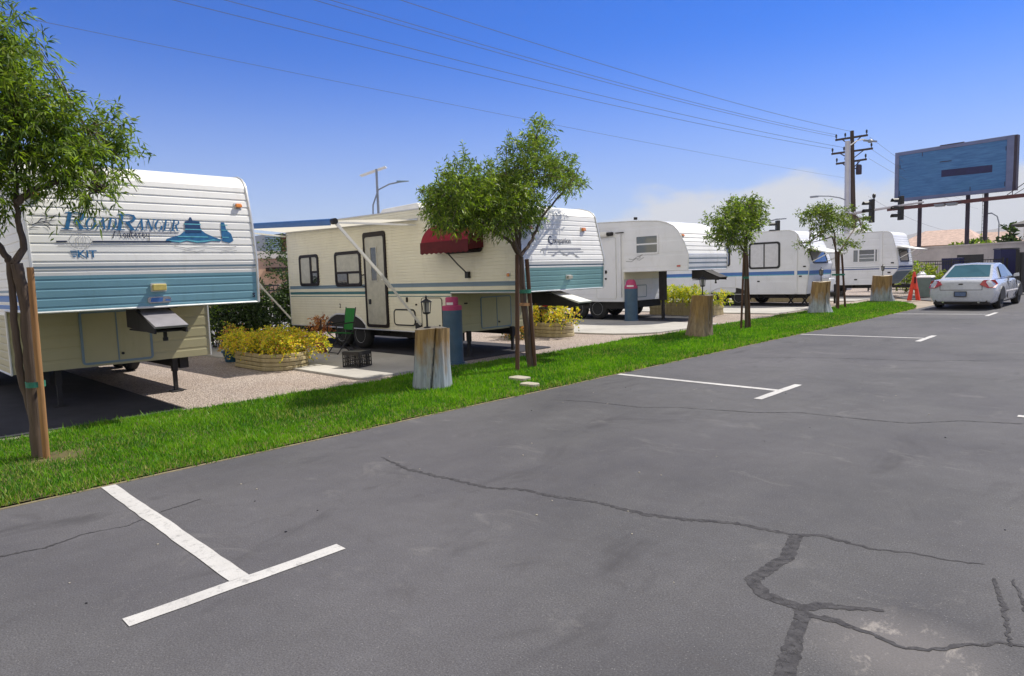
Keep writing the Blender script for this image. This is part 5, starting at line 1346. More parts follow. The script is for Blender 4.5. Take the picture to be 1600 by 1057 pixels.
t = thing('traffic_cone', 'tall red cone leaning in two legs on the lawn end beside the white car', 'cone', (-7.28, 30.7, .02))
X, Y = -7.28, 30.7
mb = MB()
for sgn in (-1, 1):
    mb.hexa([(X + sgn * .13 - .07, Y + sgn * .12 - .09, .0), (X + sgn * .13 + .07, Y + sgn * .12 - .09, .0), (X + sgn * .13 + .07, Y + sgn * .12 + .09, .0), (X + sgn * .13 - .07, Y + sgn * .12 + .09, .0),
             (X + sgn * .03 - .05, Y + sgn * .02 - .05, .82), (X + sgn * .03 + .05, Y + sgn * .02 - .05, .82), (X + sgn * .03 + .05, Y + sgn * .02 + .05, .82), (X + sgn * .03 - .05, Y + sgn * .02 + .05, .82)])
mb.build('leg_panel', 'orange', t, bevel=.012)
mb = MB(); mb.hexa([(X - .12, Y - .10, .46), (X + .12, Y - .10, .46), (X + .12, Y + .10, .46), (X - .12, Y + .10, .46), (X - .055, Y - .05, 1.05), (X + .055, Y - .05, 1.05), (X + .055, Y + .05, 1.05), (X - .055, Y + .05, 1.05)]); mb.lathe([(.06, 0), (.05, .08), (.03, .12)], (X, Y, 1.04), 10)
mb.build('cone_top', 'orange', t, bevel=.015)
mb = MB(); mb.box(X + .03, X + .10, Y - .145, Y - .10, .70, .95); mb.build('handle', 'redclothd', t)

t = thing('waste_bin', 'grey green wheeled bin behind the red cone', 'bin', (-7.5, 33.4, 0))
mb = MB(); mb.hexa([(-7.75, 33.15, .03), (-7.25, 33.15, .03), (-7.25, 33.65, .03), (-7.75, 33.65, .03), (-7.8, 33.1, .85), (-7.2, 33.1, .85), (-7.2, 33.7, .85), (-7.8, 33.7, .85)]); mb.build('bin_body', 'bin', t, bevel=.02)
mb = MB(); mb.hexa([(-7.83, 33.07, .85), (-7.17, 33.07, .85), (-7.17, 33.75, .87), (-7.83, 33.75, .87), (-7.78, 33.12, .92), (-7.22, 33.12, .92), (-7.22, 33.72, .95), (-7.78, 33.72, .95)]); mb.build('lid', 'label', t, bevel=.02)

# ------------------------------------------------------------------ the white car, seen from behind
def make_car(x, y, rz):
    t = thing('parked_car', 'white two door coupe parked beside the lawn with its tail to the camera', 'car', (0, 0, 0))
    # stations along the length: s, half width at sill / bulge / shoulder / deck edge and their heights
    st = [(0.00, .66, .74, .72, .60, .30, .50, .72, .86), (0.07, .80, .86, .84, .70, .24, .48, .76, .925), (0.22, .85, .905, .875, .74, .22, .50, .79, .955), (0.9, .875, .925, .895, .75, .20, .52, .82, .965),
          (1.6, .88, .93, .90, .76, .20, .54, .835, .965), (2.6, .88, .93, .90, .76, .20, .54, .83, .955), (3.4, .875, .925, .895, .76, .20, .53, .81, .93), (4.1, .86, .91, .88, .72, .20, .52, .77, .86), (4.6, .82, .87, .83, .66, .22, .50, .72, .78), (4.85, .74, .80, .76, .58, .26, .48, .66, .71), (4.97, .60, .66, .62, .48, .32, .46, .58, .62)]
    mb = MB(); V = []
    for q in st:
        s, w0, w1, w2, w3, z0, z1, z2, z3 = q
        prof = [(w0 * .9, z0 - .02), (w0, z0 + .06), (w1, z1), (w1 * .995, z1 + .12), (w2, z2), (w3 + .04, z3 - .012), (w3 * .6, z3 + .012), (0, z3 + .02)]
        row = [(-a, s, b) for a, b in prof] + [(a, s, b) for a, b in prof[-2::-1]]
        V += row
    m = 15
    F = []
    for i in range(len(st) - 1):
        for j in range(m - 1): F.append((i * m + j, i * m + j + 1, (i + 1) * m + j + 1, (i + 1) * m + j))
        F.append((i * m + m - 1, i * m, (i + 1) * m, (i + 1) * m + m - 1))
    F.append(tuple(range(m))); F.append(tuple(range((len(st) - 1) * m, len(st) * m))[::-1])
    mb.add(V, F)
    # greenhouse
    g = [(0.62, .70, .955), (1.55, .56, 1.395), (1.85, .585, 1.435), (2.35, .59, 1.44), (2.75, .575, 1.405), (3.62, .70, .935)]
    def gh(q, k): s, w, z = q; return (k * w, s, z)
    roof = [gh(q, -1) for q in g[1:5]] + [gh(q, 1) for q in g[1:5]]
    mid = [(0, s, z + .03) for s, w, z in g[1:5]]
    mb.add([gh(q, -1) for q in g[1:5]] + mid + [gh(q, 1) for q in g[1:5]], [(i, i + 1, i + 5, i + 4) for i in range(3)] + [(4 + i, 5 + i, i + 9, i + 8) for i in range(3)])
    for k in (-1, 1):   # side of the cabin down to the shoulder line
        top = [gh(q, k) for q in g]
        low = [(k * .80, .45, .945), (k * .83, 1.4, .955), (k * .83, 1.85, .955), (k * .83, 2.35, .95), (k * .83, 2.8, .945), (k * .80, 3.75, .90)]
        mb.add(low + top, [(i, i + 1, i + 7, i + 6) for i in range(5)])
    mb.add([gh(g[0], -1), gh(g[0], 1), gh(g[1], 1), gh(g[1], -1), (0, g[1][0], g[1][2] + .03)], [(0, 1, 2, 4, 3)])
    mb.add([gh(g[5], -1), gh(g[5], 1), gh(g[4], 1), gh(g[4], -1), (0, g[4][0], g[4][2] + .03)], [(0, 1, 2, 4, 3)])
    body = mb.build('body', 'carw', t, smooth=True, bevel=.02)
    # glazing
    def quad(name, pts, m, off, parent=t, thick=None):
        a, b, c = Vector(pts[0]), Vector(pts[1]), Vector(pts[3]); n = (b - a).cross(c - a).normalized() * off
        q = MB(); P0 = [Vector(p) + n for p in pts]; P1 = [Vector(p) - n * .5 for p in pts]; k = len(pts)
        q.add(P0 + P1, [tuple(range(k)), tuple(range(2 * k - 1, k - 1, -1))] + [(i, (i + 1) % k, (i + 1) % k + k, i + k) for i in range(k)])
        return q.build(name, m, parent)
    quad('rear_window', [(-.61, .74, 1.005), (.61, .74, 1.005), (.50, 1.50, 1.375), (0, 1.50, 1.40), (-.50, 1.50, 1.375)], 'rearglass', .012)
    quad('windscreen', [(.62, 3.50, .99), (-.62, 3.50, .99), (-.52, 2.86, 1.35), (0, 2.86, 1.38), (.52, 2.86, 1.35)], 'glassd', .012)
    for k in (-1, 1):
        p1 = [(k * .81, 1.25, .99), (k * .815, 2.30, .99), (k * .81, 3.1, .975), (k * .625, 2.62, 1.365), (k * .612, 2.05, 1.385), (k * .645, 1.66, 1.32)]
        quad('side_window', p1 if k > 0 else p1[::-1], 'glassd', .022)
    # wheels
    for k in (-1, 1):
        for s in (1.0, 3.9):
            q = MB(); q.lathe([(.20, -.1), (.30, -.105), (.33, -.07), (.335, 0), (.33, .07), (.30, .105), (.20, .1)], (k * .80, s, .335), 28, 'x'); w = q.build('wheel', 'rubber', t, smooth=True)
            q = MB(); f = k * .07; q.lathe([(.001, f * .6), (.05, f * .8), (.07, f * .4), (.16, f * .3), (.19, f * 1.3), (.215, f * 1.45), (.21, f * .6)], (k * .80, s, .335), 24, 'x', cap=False); q.build('rim', 'rim', w, smooth=True)
            q = MB(); n = 20; V = [(k * (.935), s + .40 * math.cos(math.pi * i / n), .30 + .41 * math.sin(math.pi * i / n)) for i in range(n + 1)]; U = [(k * .70, a[1], a[2]) for a in V]
            q.add(V + U, [(i, i + 1, n + 2 + i, n + 1 + i) for i in range(n)]); q.add(V + [(k * .935, s, .2)], [tuple(range(n + 1))]); q.build('wheel_arch', 'black', t)
    # tail
    for k in (-1, 1):
        q = MB(); a = [(k * .50, -.05, .79), (k * .72, -.045, .68), (k * .90, .06, .69), (k * .925, .30, .80), (k * .86, .20, .93), (k * .60, -.01, .93)]
        q.add(a + [(k * .5, .12, .80), (k * .66, .14, .72), (k * .78, .2, .72), (k * .80, .34, .80), (k * .72, .3, .90), (k * .56, .2, .89)], [tuple(range(6)), tuple(range(11, 5, -1))] + [(i, (i + 1) % 6, (i + 1) % 6 + 6, i + 6) for i in range(6)])
        tl = q.build('tail_light', 'red', t, bevel=.01)
        q = MB(); q.prism([(k * .60, .745), (k * .68, .735), (k * .675, .765), (k * .62, .775)], lambda a, b, d: (a, .004 + d + (abs(a) - .62) * .12, b), -.025, 0); q.build('reversing_lens', 'label', tl)
    q = MB(); q.prism(rrect(-.70, .70, .30, .56, .06), lambda a, b, d: (a, d + .02 + abs(a) ** 4 * .28, b), -.045, .08); q.build('bumper', 'carw', t, bevel=.02)
    q = MB(); q.box(-.56, .56, -.004, .03, .615, .63); q.box(-.57, -.556, -.004, .05, .62, .90); q.box(.556, .57, -.004, .05, .62, .90); q.build('boot_seam', 'under', t)
    q = MB(); q.prism(rrect(-.155, .155, .425, .565, .012), lambda a, b, d: (a, d, b), -.045, -.02); pl = q.build('number_plate', 'plate', t)
    q = MB(); q.ring(rrect(-.17, .17, .41, .58, .015), rrect(-.15, .15, .43, .56, .01), lambda a, b, d: (a, d, b), -.05, -.018); q.build('plate_frame', 'under', pl)
    q = MB(); q.prism(rrect(-.06, .06, .79, .825, .015), lambda a, b, d: (a, d, b), -.02, .03); q.build('emblem', 'under', t)
    q = MB(); q.box(-.75, .75, .05, 4.7, .16, .24); q.box(-.70, .70, .03, .12, .20, .32); q.build('underbody', 'under', t)
    for k in (-.48, .48):
        q = MB(); q.tube([(k, .02, .235), (k, .5, .235)], .03, 10); q.build('exhaust', 'chrome', t, smooth=True)
    for k in (-1, 1):
        q = MB(); q.hexa([(k * .85, 2.98, .96), (k * 1.02, 2.98, .97), (k * 1.02, 3.10, .97), (k * .85, 3.10, .96), (k * .87, 2.99, 1.06), (k * 1.02, 2.99, 1.09), (k * 1.0, 3.08, 1.09), (k * .87, 3.08, 1.06)]); q.build('door_mirror', 'carw', t, bevel=.02)
        q = MB(); q.box(k * .925 - .006, k * .925 + .006, 2.0, 2.18, .80, .83); q.build('door_handle', 'chrome', t)
        q = MB(); q.box(k * .912 - .012, k * .912 + .012, 3.22, 3.235, .28, .92); q.box(k * .912 - .012, k * .912 + .012, 1.82, 1.832, .30, .94); q.build('door_seam', 'under', t)
        q = MB(); q.box(k * .932 - .008, k * .932 + .008, 1.5, 3.4, .52, .55); q.build('side_moulding', 'label', t)
    t.location = (x, y, 0); t.rotation_euler = (0, 0, rz)
M['rearglass'] = glass_mat('rear_window_glass', (.05, .125, .155), .08)
make_car(-4.62, 24.95, math.radians(-1.5))


# ------------------------------------------------------------------ fences, walls and sheds
def iron_fence(label, pts, h, step=.13):
    t = thing('iron_fence', label, 'fence', (pts[0][0], pts[0][1], 0))
    P = [Vector((a, b, 0)) for a, b in pts]
    bars = MB(); rails = MB(); posts = MB()
    for a, b in zip(P, P[1:]):
        L = (b - a).length; d = (b - a) / L
        for z in (.12, h - .18, h - .03): rails.bar(a + Vector((0, 0, z)), b + Vector((0, 0, z)), .03, .04)
        n = int(L / step)
        for k in range(n): q = a + d * (k + .5) * L / n; bars.box(q.x - .009, q.x + .009, q.y - .009, q.y + .009, .04, h)
        m = max(1, round(L / 2.4))
        for k in range(m + 1): q = a + d * k * L / m; posts.box(q.x - .03, q.x + .03, q.y - .03, q.y + .03, 0, h + .06)
    bars.build('bars', 'iron', t); rails.build('rails', 'iron', t); posts.build('posts', 'iron', t)
iron_fence('long black iron bar fence along the street behind the trailers', [(-19.2, -4), (-19.2, 46)], 1.5)
iron_fence('black iron bar fence across the lot end behind the white car', [(-12.0, 41.0), (-5.3, 37.2)], 1.58)
t = thing('boundary_wall', 'long pale stucco wall beyond the iron fence and white car', 'wall', (-12, 49, 0))
mb = MB(); A, B = Vector((-24, 57.0, 0)), Vector((3, 39.5, 0)); mb.bar(A + Vector((0, 0, 1.19)), B + Vector((0, 0, 1.19)), .25, 2.44); mb.build('wall', 'wall', t)
mb = MB(); mb.bar(A + Vector((0, 0, 2.44)), B + Vector((0, 0, 2.44)), .36, .09); mb.build('coping', 'wall', t)
t = thing('refuse_container', 'dark blue low container seen over the white car roof', 'container', (-7.9, 42.9, 0), 0)
mb = MB(); mb.hexa([(-8.7, 42.3, 0), (-7.95, 42.3, 0), (-7.6, 43.4, 0), (-8.4, 43.6, 0), (-8.75, 42.25, 1.70), (-7.95, 42.25, 1.70), (-7.6, 43.4, 1.70), (-8.4, 43.6, 1.70)]); mb.build('bin_body', 'darkblue', t, bevel=.02)
mb = MB(); mb.hexa([(-8.1, 42.6, 0), (-7.0, 43.2, 0), (-7.2, 44.0, 0), (-8.2, 43.6, 0), (-8.1, 42.6, 1.86), (-7.0, 43.2, 1.86), (-7.2, 44.0, 1.86), (-8.2, 43.6, 1.86)]); mb.build('lid_section', 'darkgrey', t, bevel=.02)
t = thing('utility_cabinet', 'tall dark navy cabinet right of the white car roof', 'cabinet', (-5.2, 38.6, 0))
mb = MB(); mb.hexa([(-5.55, 38.35, 0), (-4.95, 38.9, 0), (-5.3, 39.3, 0), (-5.9, 38.75, 0), (-5.55, 38.35, 2.0), (-4.95, 38.9, 2.0), (-5.3, 39.3, 2.0), (-5.9, 38.75, 2.0)]); mb.build('cabinet_body', 'darkblue', t, bevel=.02)
mb = MB(); mb.hexa([(-5.60, 38.30, 2.0), (-4.90, 38.9, 2.0), (-5.3, 39.35, 2.0), (-5.95, 38.75, 2.0), (-5.55, 38.35, 2.06), (-4.95, 38.9, 2.06), (-5.3, 39.3, 2.06), (-5.9, 38.75, 2.06)]); mb.build('cabinet_lid', 'darkgrey', t)
mb = MB(); mb.box(-5.36, -5.30, 38.5, 38.52, .5, 1.6); mb.build('door_seam', 'black', t)
t = thing('solid_gate', 'dark grey solid sheet gate at the right edge behind the car bonnet', 'gate', (-3.6, 36.4, 0))
mb = MB(); mb.bar((-4.63, 36.35, .95), (-1.0, 39.2, .95), .06, 1.75); mb.build('panel', 'darkgrey', t)
mb = MB()
for k in range(12): a = Vector((-4.63, 36.35, 0)).lerp(Vector((-1.0, 39.2, 0)), (k + .3) / 12); mb.bar(a + Vector((.02, -.05, .12)), a + Vector((.02, -.05, 1.8)), .05, .02)
mb.build('rib', 'darkgrey', t)
mb = MB(); mb.box(-4.72, -4.6, 36.25, 36.37, 0, 1.95); mb.build('post', 'black', t)

# ------------------------------------------------------------------ buildings behind
t = thing('salmon_building', 'flat roofed salmon stucco building across the street between the two nearest trailers', 'building', (-46, 26, 0))
mb = MB(); mb.box(-58, -45, 14, 36, 0, 3.55); mb.build('wall', 'salmon', t)
mb = MB(); mb.box(-58.1, -44.85, 13.9, 36.1, 3.25, 3.75); mb.build('parapet', 'wall', t)
for y in (16, 19, 23.2, 26.5, 30):
    mb = MB(); mb.box(-45.06, -44.95, y, y + 1.3, .9, 2.2); w = mb.build('window', 'brown', t); mb = MB(); mb.box(-44.96, -44.93, y + .1, y + 1.2, 1.0, 2.1); mb.build('pane', 'glassd', w)
mb = MB(); mb.box(-44.96, -43.6, 21.4, 24.5, 2.35, 2.6); mb.build('canopy', 'brown', t)
t = thing('louvred_tower', 'grey louvred cooling tower above the salmon building roof', 'tower', (-46, 22.3, 3.55))
mb = MB(); mb.box(-47.2, -45.6, 21.75, 22.95, 3.55, 4.95); mb.build('casing', 'greypole', t)
mb = MB()
for k in range(9): mb.box(-45.6, -45.54, 21.8, 22.9, 3.7 + k * .135, 3.76 + k * .135)
mb.build('louvre', 'bluegrey', t)
t = thing('red_tower', 'dark red roof box beside the grey louvred tower', 'tower', (-46.2, 23.6, 3.55))
mb = MB(); mb.box(-47.0, -45.6, 23.05, 24.3, 3.55, 4.9); mb.build('casing', 'redclothd', t, bevel=.02)
mb = MB(); mb.box(-47.1, -45.5, 22.98, 24.4, 4.9, 5.05); mb.build('cap', 'darkgrey', t)
t = thing('tiled_house', 'low house with a pale salmon tiled roof beyond the wall left of the billboard posts', 'house', (-17, 83, 0))
mb = MB(); mb.box(-20.5, -13.5, 81, 89, 0, 3.3); mb.build('wall', 'salmon', t)
mb = MB()
def hip(x0, x1, y0, y1, z0, z1, e):
    mb.add([(x0, y0, z0), (x1, y0, z0), (x1, y1, z0), (x0, y1, z0), (x0 + e, (y0 + y1) / 2, z1), (x1 - e, (y0 + y1) / 2, z1)], [(0, 1, 5, 4), (1, 2, 5), (2, 3, 4, 5), (3, 0, 4), (3, 2, 1, 0)])
hip(-21.2, -13.2, 80.4, 89.6, 3.2, 4.9, 2.0); hip(-15.2, -10.5, 82.4, 88, 3.1, 4.4, 1.2)
mb.build('roof', 'rooftile', t)
for x in (-19.4, -17, -15):
    mb = MB(); mb.box(x, x + 1.1, 80.93, 81.0, 1.1, 2.3); w = mb.build('window', 'brown', t); mb = MB(); mb.box(x + .1, x + 1.0, 80.9, 80.94, 1.2, 2.2); mb.build('pane', 'glassd', w)

def far_tree(name, label, x, y, h, r, n, mats, wts, conifer=False, L=.35, W=.2, z0=None):
    t = thing(name, label, 'tree', (x, y, 0), 0, 'trees beyond the wall')
    mb = MB(); mb.tube([(x, y, 0), (x + .1, y, h * .5), (x, y, h * .85)], [.16, .11, .04], 8); mb.build('trunk', 'bark', t, smooth=True)
    q = random.Random(hash(label) % 1000 if False else len(label) * 7 + int(abs(x) * 10))
    if conifer: lumps = [(x + q.uniform(-.2, .2), y, h * (.35 + .62 * k / 7), r * (1.05 - k / 7.5)) for k in range(8)]
    else: lumps = [(x + q.uniform(-r, r) * .8, y + q.uniform(-r, r) * .8, h * q.uniform(.5, .88), r * q.uniform(.4, .7)) for k in range(9)]
    P, D = crown_points(lumps, n // 8, 8, .5, .2, .3)
    leaf_cloud('crown', P, D, L, W, mats, wts, t)
far_tree('broadleaf_tree', 'round green tree just right of the middle billboard post', -12.2, 72.0, 3.5, .8, 1200, ['leafB', 'leafA'], (3, 2))
far_tree('broadleaf_tree', 'low yellowish tree at the tiled house corner', -13.9, 73.0, 3.3, .6, 900, ['leafC', 'leafA'], (3, 2))
far_tree('conifer_tree', 'dark layered conifer above the navy cabinet', -7.6, 56.0, 3.9, .75, 1500, ['leafD', 'leafB'], (3, 1), True)
far_tree('broadleaf_tree', 'pale green bushy tree left of the dark conifer', -9.0, 57.0, 2.9, .7, 1100, ['leafA', 'leafC'], (3, 2))
far_tree('broadleaf_tree', 'green tree at the right edge behind the dark gate', -5.4, 58.0, 2.9, .8, 1100, ['leafC', 'leafB'], (3, 2))
far_tree('broadleaf_tree', 'dark green street tree between the two nearest trailers beyond the fence', -20.8, 10.9, 3.3, .75, 2000, ['leafD', 'leafB'], (3, 2), L=.10, W=.05)

# ------------------------------------------------------------------ billboard
t = thing('billboard', 'large empty blue billboard on three dark posts', 'billboard', (-13.3, 67.5, 0))
A = Vector((-17.86, 68.0, 0)); B = Vector((-9.05, 66.75, 0)); dv = (B - A).normalized(); nv = Vector((dv.y, -dv.x, 0))
W_ = (B - A).length
def BB(a, b, d): return tuple(A + dv * a + nv * d + Vector((0, 0, b)))
bz0, bz1 = 6.98, 11.35

def bbface():
    t_ = NT('billboard_face')
    sx = t_.vec((.35, .35, 3.2))
    f = t_.ramp(t_.noise(2.4, 7, sx, rough=.65), .32, .7)
    c = t_.mix(f, (.030, .115, .31), (.075, .22, .47))
    c = t_.mix(t_.ramp(t_.noise(1.1, 5, t_.vec((.5, .5, 1.0))), .5, .72, 0, .5), c, (.045, .17, .36))
    t_.col(c); t_.rough(.6); return t_.m
M['bbface'] = bbface()
mb = MB(); mb.prism([(0.1, bz0 + .1), (W_ - .1, bz0 + .1), (W_ - .1, bz1 - .1), (.1, bz1 - .1)], BB, -.15, .0); mb.build('panel_face', 'bbface', t)
mb = MB(); mb.ring([(0, bz0), (W_, bz0), (W_, bz1), (0, bz1)], [(.34, bz0 + .30), (W_ - .5, bz0 + .30), (W_ - .5, bz1 - .30), (.34, bz1 - .30)], BB, -.28, .06); mb.build('panel_frame', 'bbframe', t, bevel=.03)
mb = MB(); mb.prism([(W_ - .02, bz0 + .02), (W_ + .20, bz0 + .02), (W_ + .20, bz1 - .02), (W_ - .02, bz1 - .02)], BB, -.5, .04); mb.build('end_panel', 'bbdark', t)
mb = MB(); mb.prism([(3.75, 8.72), (7.45, 8.62), (7.45, 9.22), (3.75, 9.30)], BB, .0, .012); mb.build('dark_patch', 'darkblue', t)
mb = MB(); mb.prism([(3.6, 9.98), (4.5, 9.95), (4.5, 10.02), (3.6, 10.05)], BB, .0, .012)
for a, b in ((.40, 7.6), (.40, 9.9), (W_ - .58, 7.4), (W_ - .58, 10.2), (2.2, 10.7), (5.9, 7.3)): mb.prism([(a, b), (a + .05, b), (a + .05, b + .35), (a, b + .35)], BB, 0, .012)
mb.prism([(3.6, bz1 - .02), (5.4, bz1 - .02), (5.4, bz1 + .06), (3.6, bz1 + .06)], BB, -.1, .07)
mb.build('scuff_mark', 'bbdark', t)
for a, dd in ((1.92, -.45), (5.62, -.45), (6.98, -.3)):
    mb = MB(); mb.tube([BB(a, 0, dd - .1), BB(a, 7.6, dd - .1)], [.17, .16], 10); mb.build('post', 'bbdark', t, smooth=True)
mb = MB(); mb.bar(BB(-.2, 6.40, .55), BB(W_ + 2.5, 6.55, .55), .9, .10); mb.bar(BB(-.2, 6.32, .95), BB(W_ + 2.5, 6.47, .95), .08, .30); mb.build('catwalk', 'bbred', t)
mb = MB()
for a in (1.9, 5.6, 7.0): mb.bar(BB(a, 6.34, -.3), BB(a, 6.36, 1.0), .1, .12)
mb.build('catwalk_bracket', 'bbdark', t)
mb = MB()
for a in (W_ + .25, W_ + 1.3, W_ + 2.4): mb.bar(BB(a, 6.5, .95), BB(a, 7.6, .95), .05, .05)
mb.bar(BB(W_ - .1, 6.6, .95), BB(W_ + 1.3, 7.6, .95), .05, .05); mb.bar(BB(W_ + .4, 6.6, .95), BB(W_ + 1.35, 7.2, .95), .04, .04); mb.bar(BB(W_ + 1.3, 7.6, .95), BB(W_ + 2.5, 7.6, .95), .05, .05); mb.bar(BB(W_ + 1.3, 7.1, .95), BB(W_ + 2.5, 7.1, .95), .04, .04); mb.build('handrail', 'bbdark', t)
for a in (3.85, 4.75):
    mb = MB(); mb.hexa([BB(a, 6.14, 1.0), BB(a + .62, 6.14, 1.0), BB(a + .62, 6.14, 1.5), BB(a, 6.14, 1.5), BB(a - .08, 6.36, .95), BB(a + .70, 6.36, .95), BB(a + .70, 6.36, 1.55), BB(a - .08, 6.36, 1.55)]); mb.build('flood_light', 'greypole', t, bevel=.02)
mb = MB()
for q in (-.16, .16): mb.bar(BB(6.98 + q, .8, -.12), BB(6.98 + q, 8.0, -.12), .03, .03)
for k in range(22): mb.bar(BB(6.82, .9 + k * .3, -.12), BB(7.14, .9 + k * .3, -.12), .02, .02)
mb.build('ladder', 'bbdark', t)

# ------------------------------------------------------------------ wooden power pole with three cross arms
PX, PY = -17.15, 54.6
t = thing('power_pole', 'dark wooden power pole with three cross arms and a transformer', 'utility pole', (PX, PY, 0))
mb = MB(); mb.tube([(PX + .35, PY - .25, 0), (PX, PY, 6.5), (PX - .18, PY + .12, 11.5)], [.20, .17, .13], 12); mb.build('pole', 'polewood', t, smooth=True)
cv = Vector((.70, .714, 0))
arms = []
for z, l0, l1, tilt in ((10.98, 1.22, 1.2, .15), (9.98, 1.5, 1.6, .16), (9.22, 1.15, 1.15, .14)):
    c = Vector((PX - .14, PY - .05, z)); a = c - cv * l0 - Vector((0, 0, tilt)); b = c + cv * l1 + Vector((0, 0, tilt)); arms.append((a, b))
    mb = MB(); mb.bar(a, b, .11, .14); o = mb.build('cross_arm', 'polewood', t)
    mb = MB(); mb.bar(c - Vector((0, 0, .62)), c.lerp(a, .62), .05, .06); mb.bar(c - Vector((0, 0, .62)), c.lerp(b, .62), .05, .06); mb.build('brace', 'polewood', o)
    for q in (a.lerp(b, .02), a.lerp(b, .30), a.lerp(b, .97)):
        mb = MB(); mb.lathe([(.025, 0), (.03, .10), (.075, .14), (.05, .2), (.08, .24), (.05, .32), (.03, .36)], q + Vector((0, 0, .06)), 8); mb.build('insulator', 'under', o, smooth=True)
mb = MB(); mb.lathe([(.18, 0), (.2, .04), (.2, .62), (.16, .70), (.05, .74)], (PX + .28, PY + .32, 8.25), 16); mb.lathe([(.03, .72), (.05, .8), (.03, .95)], (PX + .22, PY + .26, 8.25), 8); mb.bar((PX, PY, 8.7), (PX + .28, PY + .32, 8.7), .08, .08); mb.build('transformer', 'bbdark', t, smooth=True)

# overhead wires between this pole and the next one, out of sight on the left
def wire(name, label, A, B, sag, r=.011, group='overhead power wires'):
    A, B = Vector(A), Vector(B); n = 40; pts = []
    for i in range(n + 1):
        u = i / n; pts.append(A.lerp(B, u) - Vector((0, 0, 4 * sag * u * (1 - u))))
    mb = MB(); mb.tube(pts, r, 5); o = mb.build(name, 'wire', None, smooth=True); tag(o, label, 'wire', group)
def through(A, P, k): A, P = Vector(A), Vector(P); return tuple(A + (P - A) * k)
WSAG = .9
def strung(label, A, P, k=1.75, sag=WSAG, r=.010):
    """strung from the pole through a point above the lot to the next pole"""
    u = 1 / k; lift = 4 * sag * u * (1 - u)
    B = through(A, (P[0], P[1], P[2] + lift), k); wire('power_wire', label, A, B, sag, r)
strung('topmost overhead wire, from the pole tip over the lot', (PX - .18, PY + .12, 11.45), (-18.04, 13.69, 10.5), r=.011)
strung('second overhead wire from the top, off the upper cross arm', tuple(arms[0][0] + Vector((0, 0, .4))), (-19.5, 12.0, 10.5), r=.011)
strung('third overhead wire from the top, close under the second', tuple(arms[0][0] + Vector((.1, .1, .22))), (-19.83, 11.62, 10.5), r=.011)
strung('fourth overhead wire from the top, off the middle cross arm', tuple(arms[1][0].lerp(arms[1][1], .3) + Vector((0, 0, .35))), (-21.65, 9.53, 10.5), r=.011)
strung('fifth overhead wire from the top, off the left tip of the middle cross arm', tuple(arms[1][0] + Vector((0, 0, .38))), (-22.68, 8.35, 10.5), r=.011)
wire('phone_cable', 'lowest pale cable crossing the sky behind the near tree', (PX, PY, 7.9), through((PX, PY, 7.9), (-18.39, 3.46, 7.75), 1.25), .25, .006, 'overhead power wires')
for k, (z0, ex) in enumerate(((11.0, (-20.2, 112, 10.2)), (10.2, (-19.6, 112, 9.4)), (9.4, (-19.0, 112, 8.6)), (6.6, (-17.2, 90, 4.8)))):
    wire('power_wire', ['upper thin wire sloping right behind the billboard', 'middle thin wire sloping right behind the billboard', 'lower thin wire sloping right behind the billboard', 'service wire dropping from the pole past the traffic lights'][k],
         (PX + .8, PY + .9, z0), ex, .5, .010, 'overhead power wires')

# ------------------------------------------------------------------ street lighting and traffic lights
WX, WY = -13.9, 43.3
t = thing('signal_pole', 'pale tapered steel pole carrying the signal mast arm and street lamps', 'signal pole', (WX, WY, 0))
mb = MB(); mb.tube([(WX + .12, WY - .1, 0), (WX, WY, 4), (WX - .08, WY + .12, 8.88)], [.21, .175, .15], 14); mb.build('pole', 'polewhite', t, smooth=True)
mb = MB(); mb.tube([(WX, WY, 4.55), (-10.93, 43.22, 4.80), (-9.9, 43.4, 4.90)], [.09, .065, .055], 8); mb.build('mast_arm', 'polewhite', t, smooth=True)
mb = MB(); mb.tube([(WX, WY, 5.35), (-14.25, 42.95, 5.55), (-14.7, 42.5, 5.66), (-15.15, 42.0, 5.68)], .035, 6); mb.build('lamp_arm', 'greypole', t, smooth=True)
mb = MB(); mb.box(-15.55, -15.1, 41.75, 41.95, 5.60, 5.70); mb.build('lamp_head', 'greypole', t, bevel=.02)
mb = MB(); mb.tube([(WX - .05, WY + .1, 8.55), (-13.62, 43.92, 8.92), (-13.4, 44.15, 8.98), (-13.2, 44.35, 8.94)], .035, 6); mb.build('lamp_arm', 'white', t, smooth=True)
mb = MB(); mb.lathe([(.04, -.1), (.14, -.06), (.16, .0), (.1, .1), (.02, .13)], (-13.05, 44.5, 8.86), 12); mb.hexa([(-13.3, 44.2, 8.88), (-12.75, 44.75, 8.80), (-12.85, 44.85, 8.80), (-13.4, 44.3, 8.88), (-13.3, 44.2, 8.97), (-12.75, 44.75, 8.88), (-12.85, 44.85, 8.88), (-13.4, 44.3, 8.97)]); mb.build('lamp_head', 'greypole', t, smooth=True)
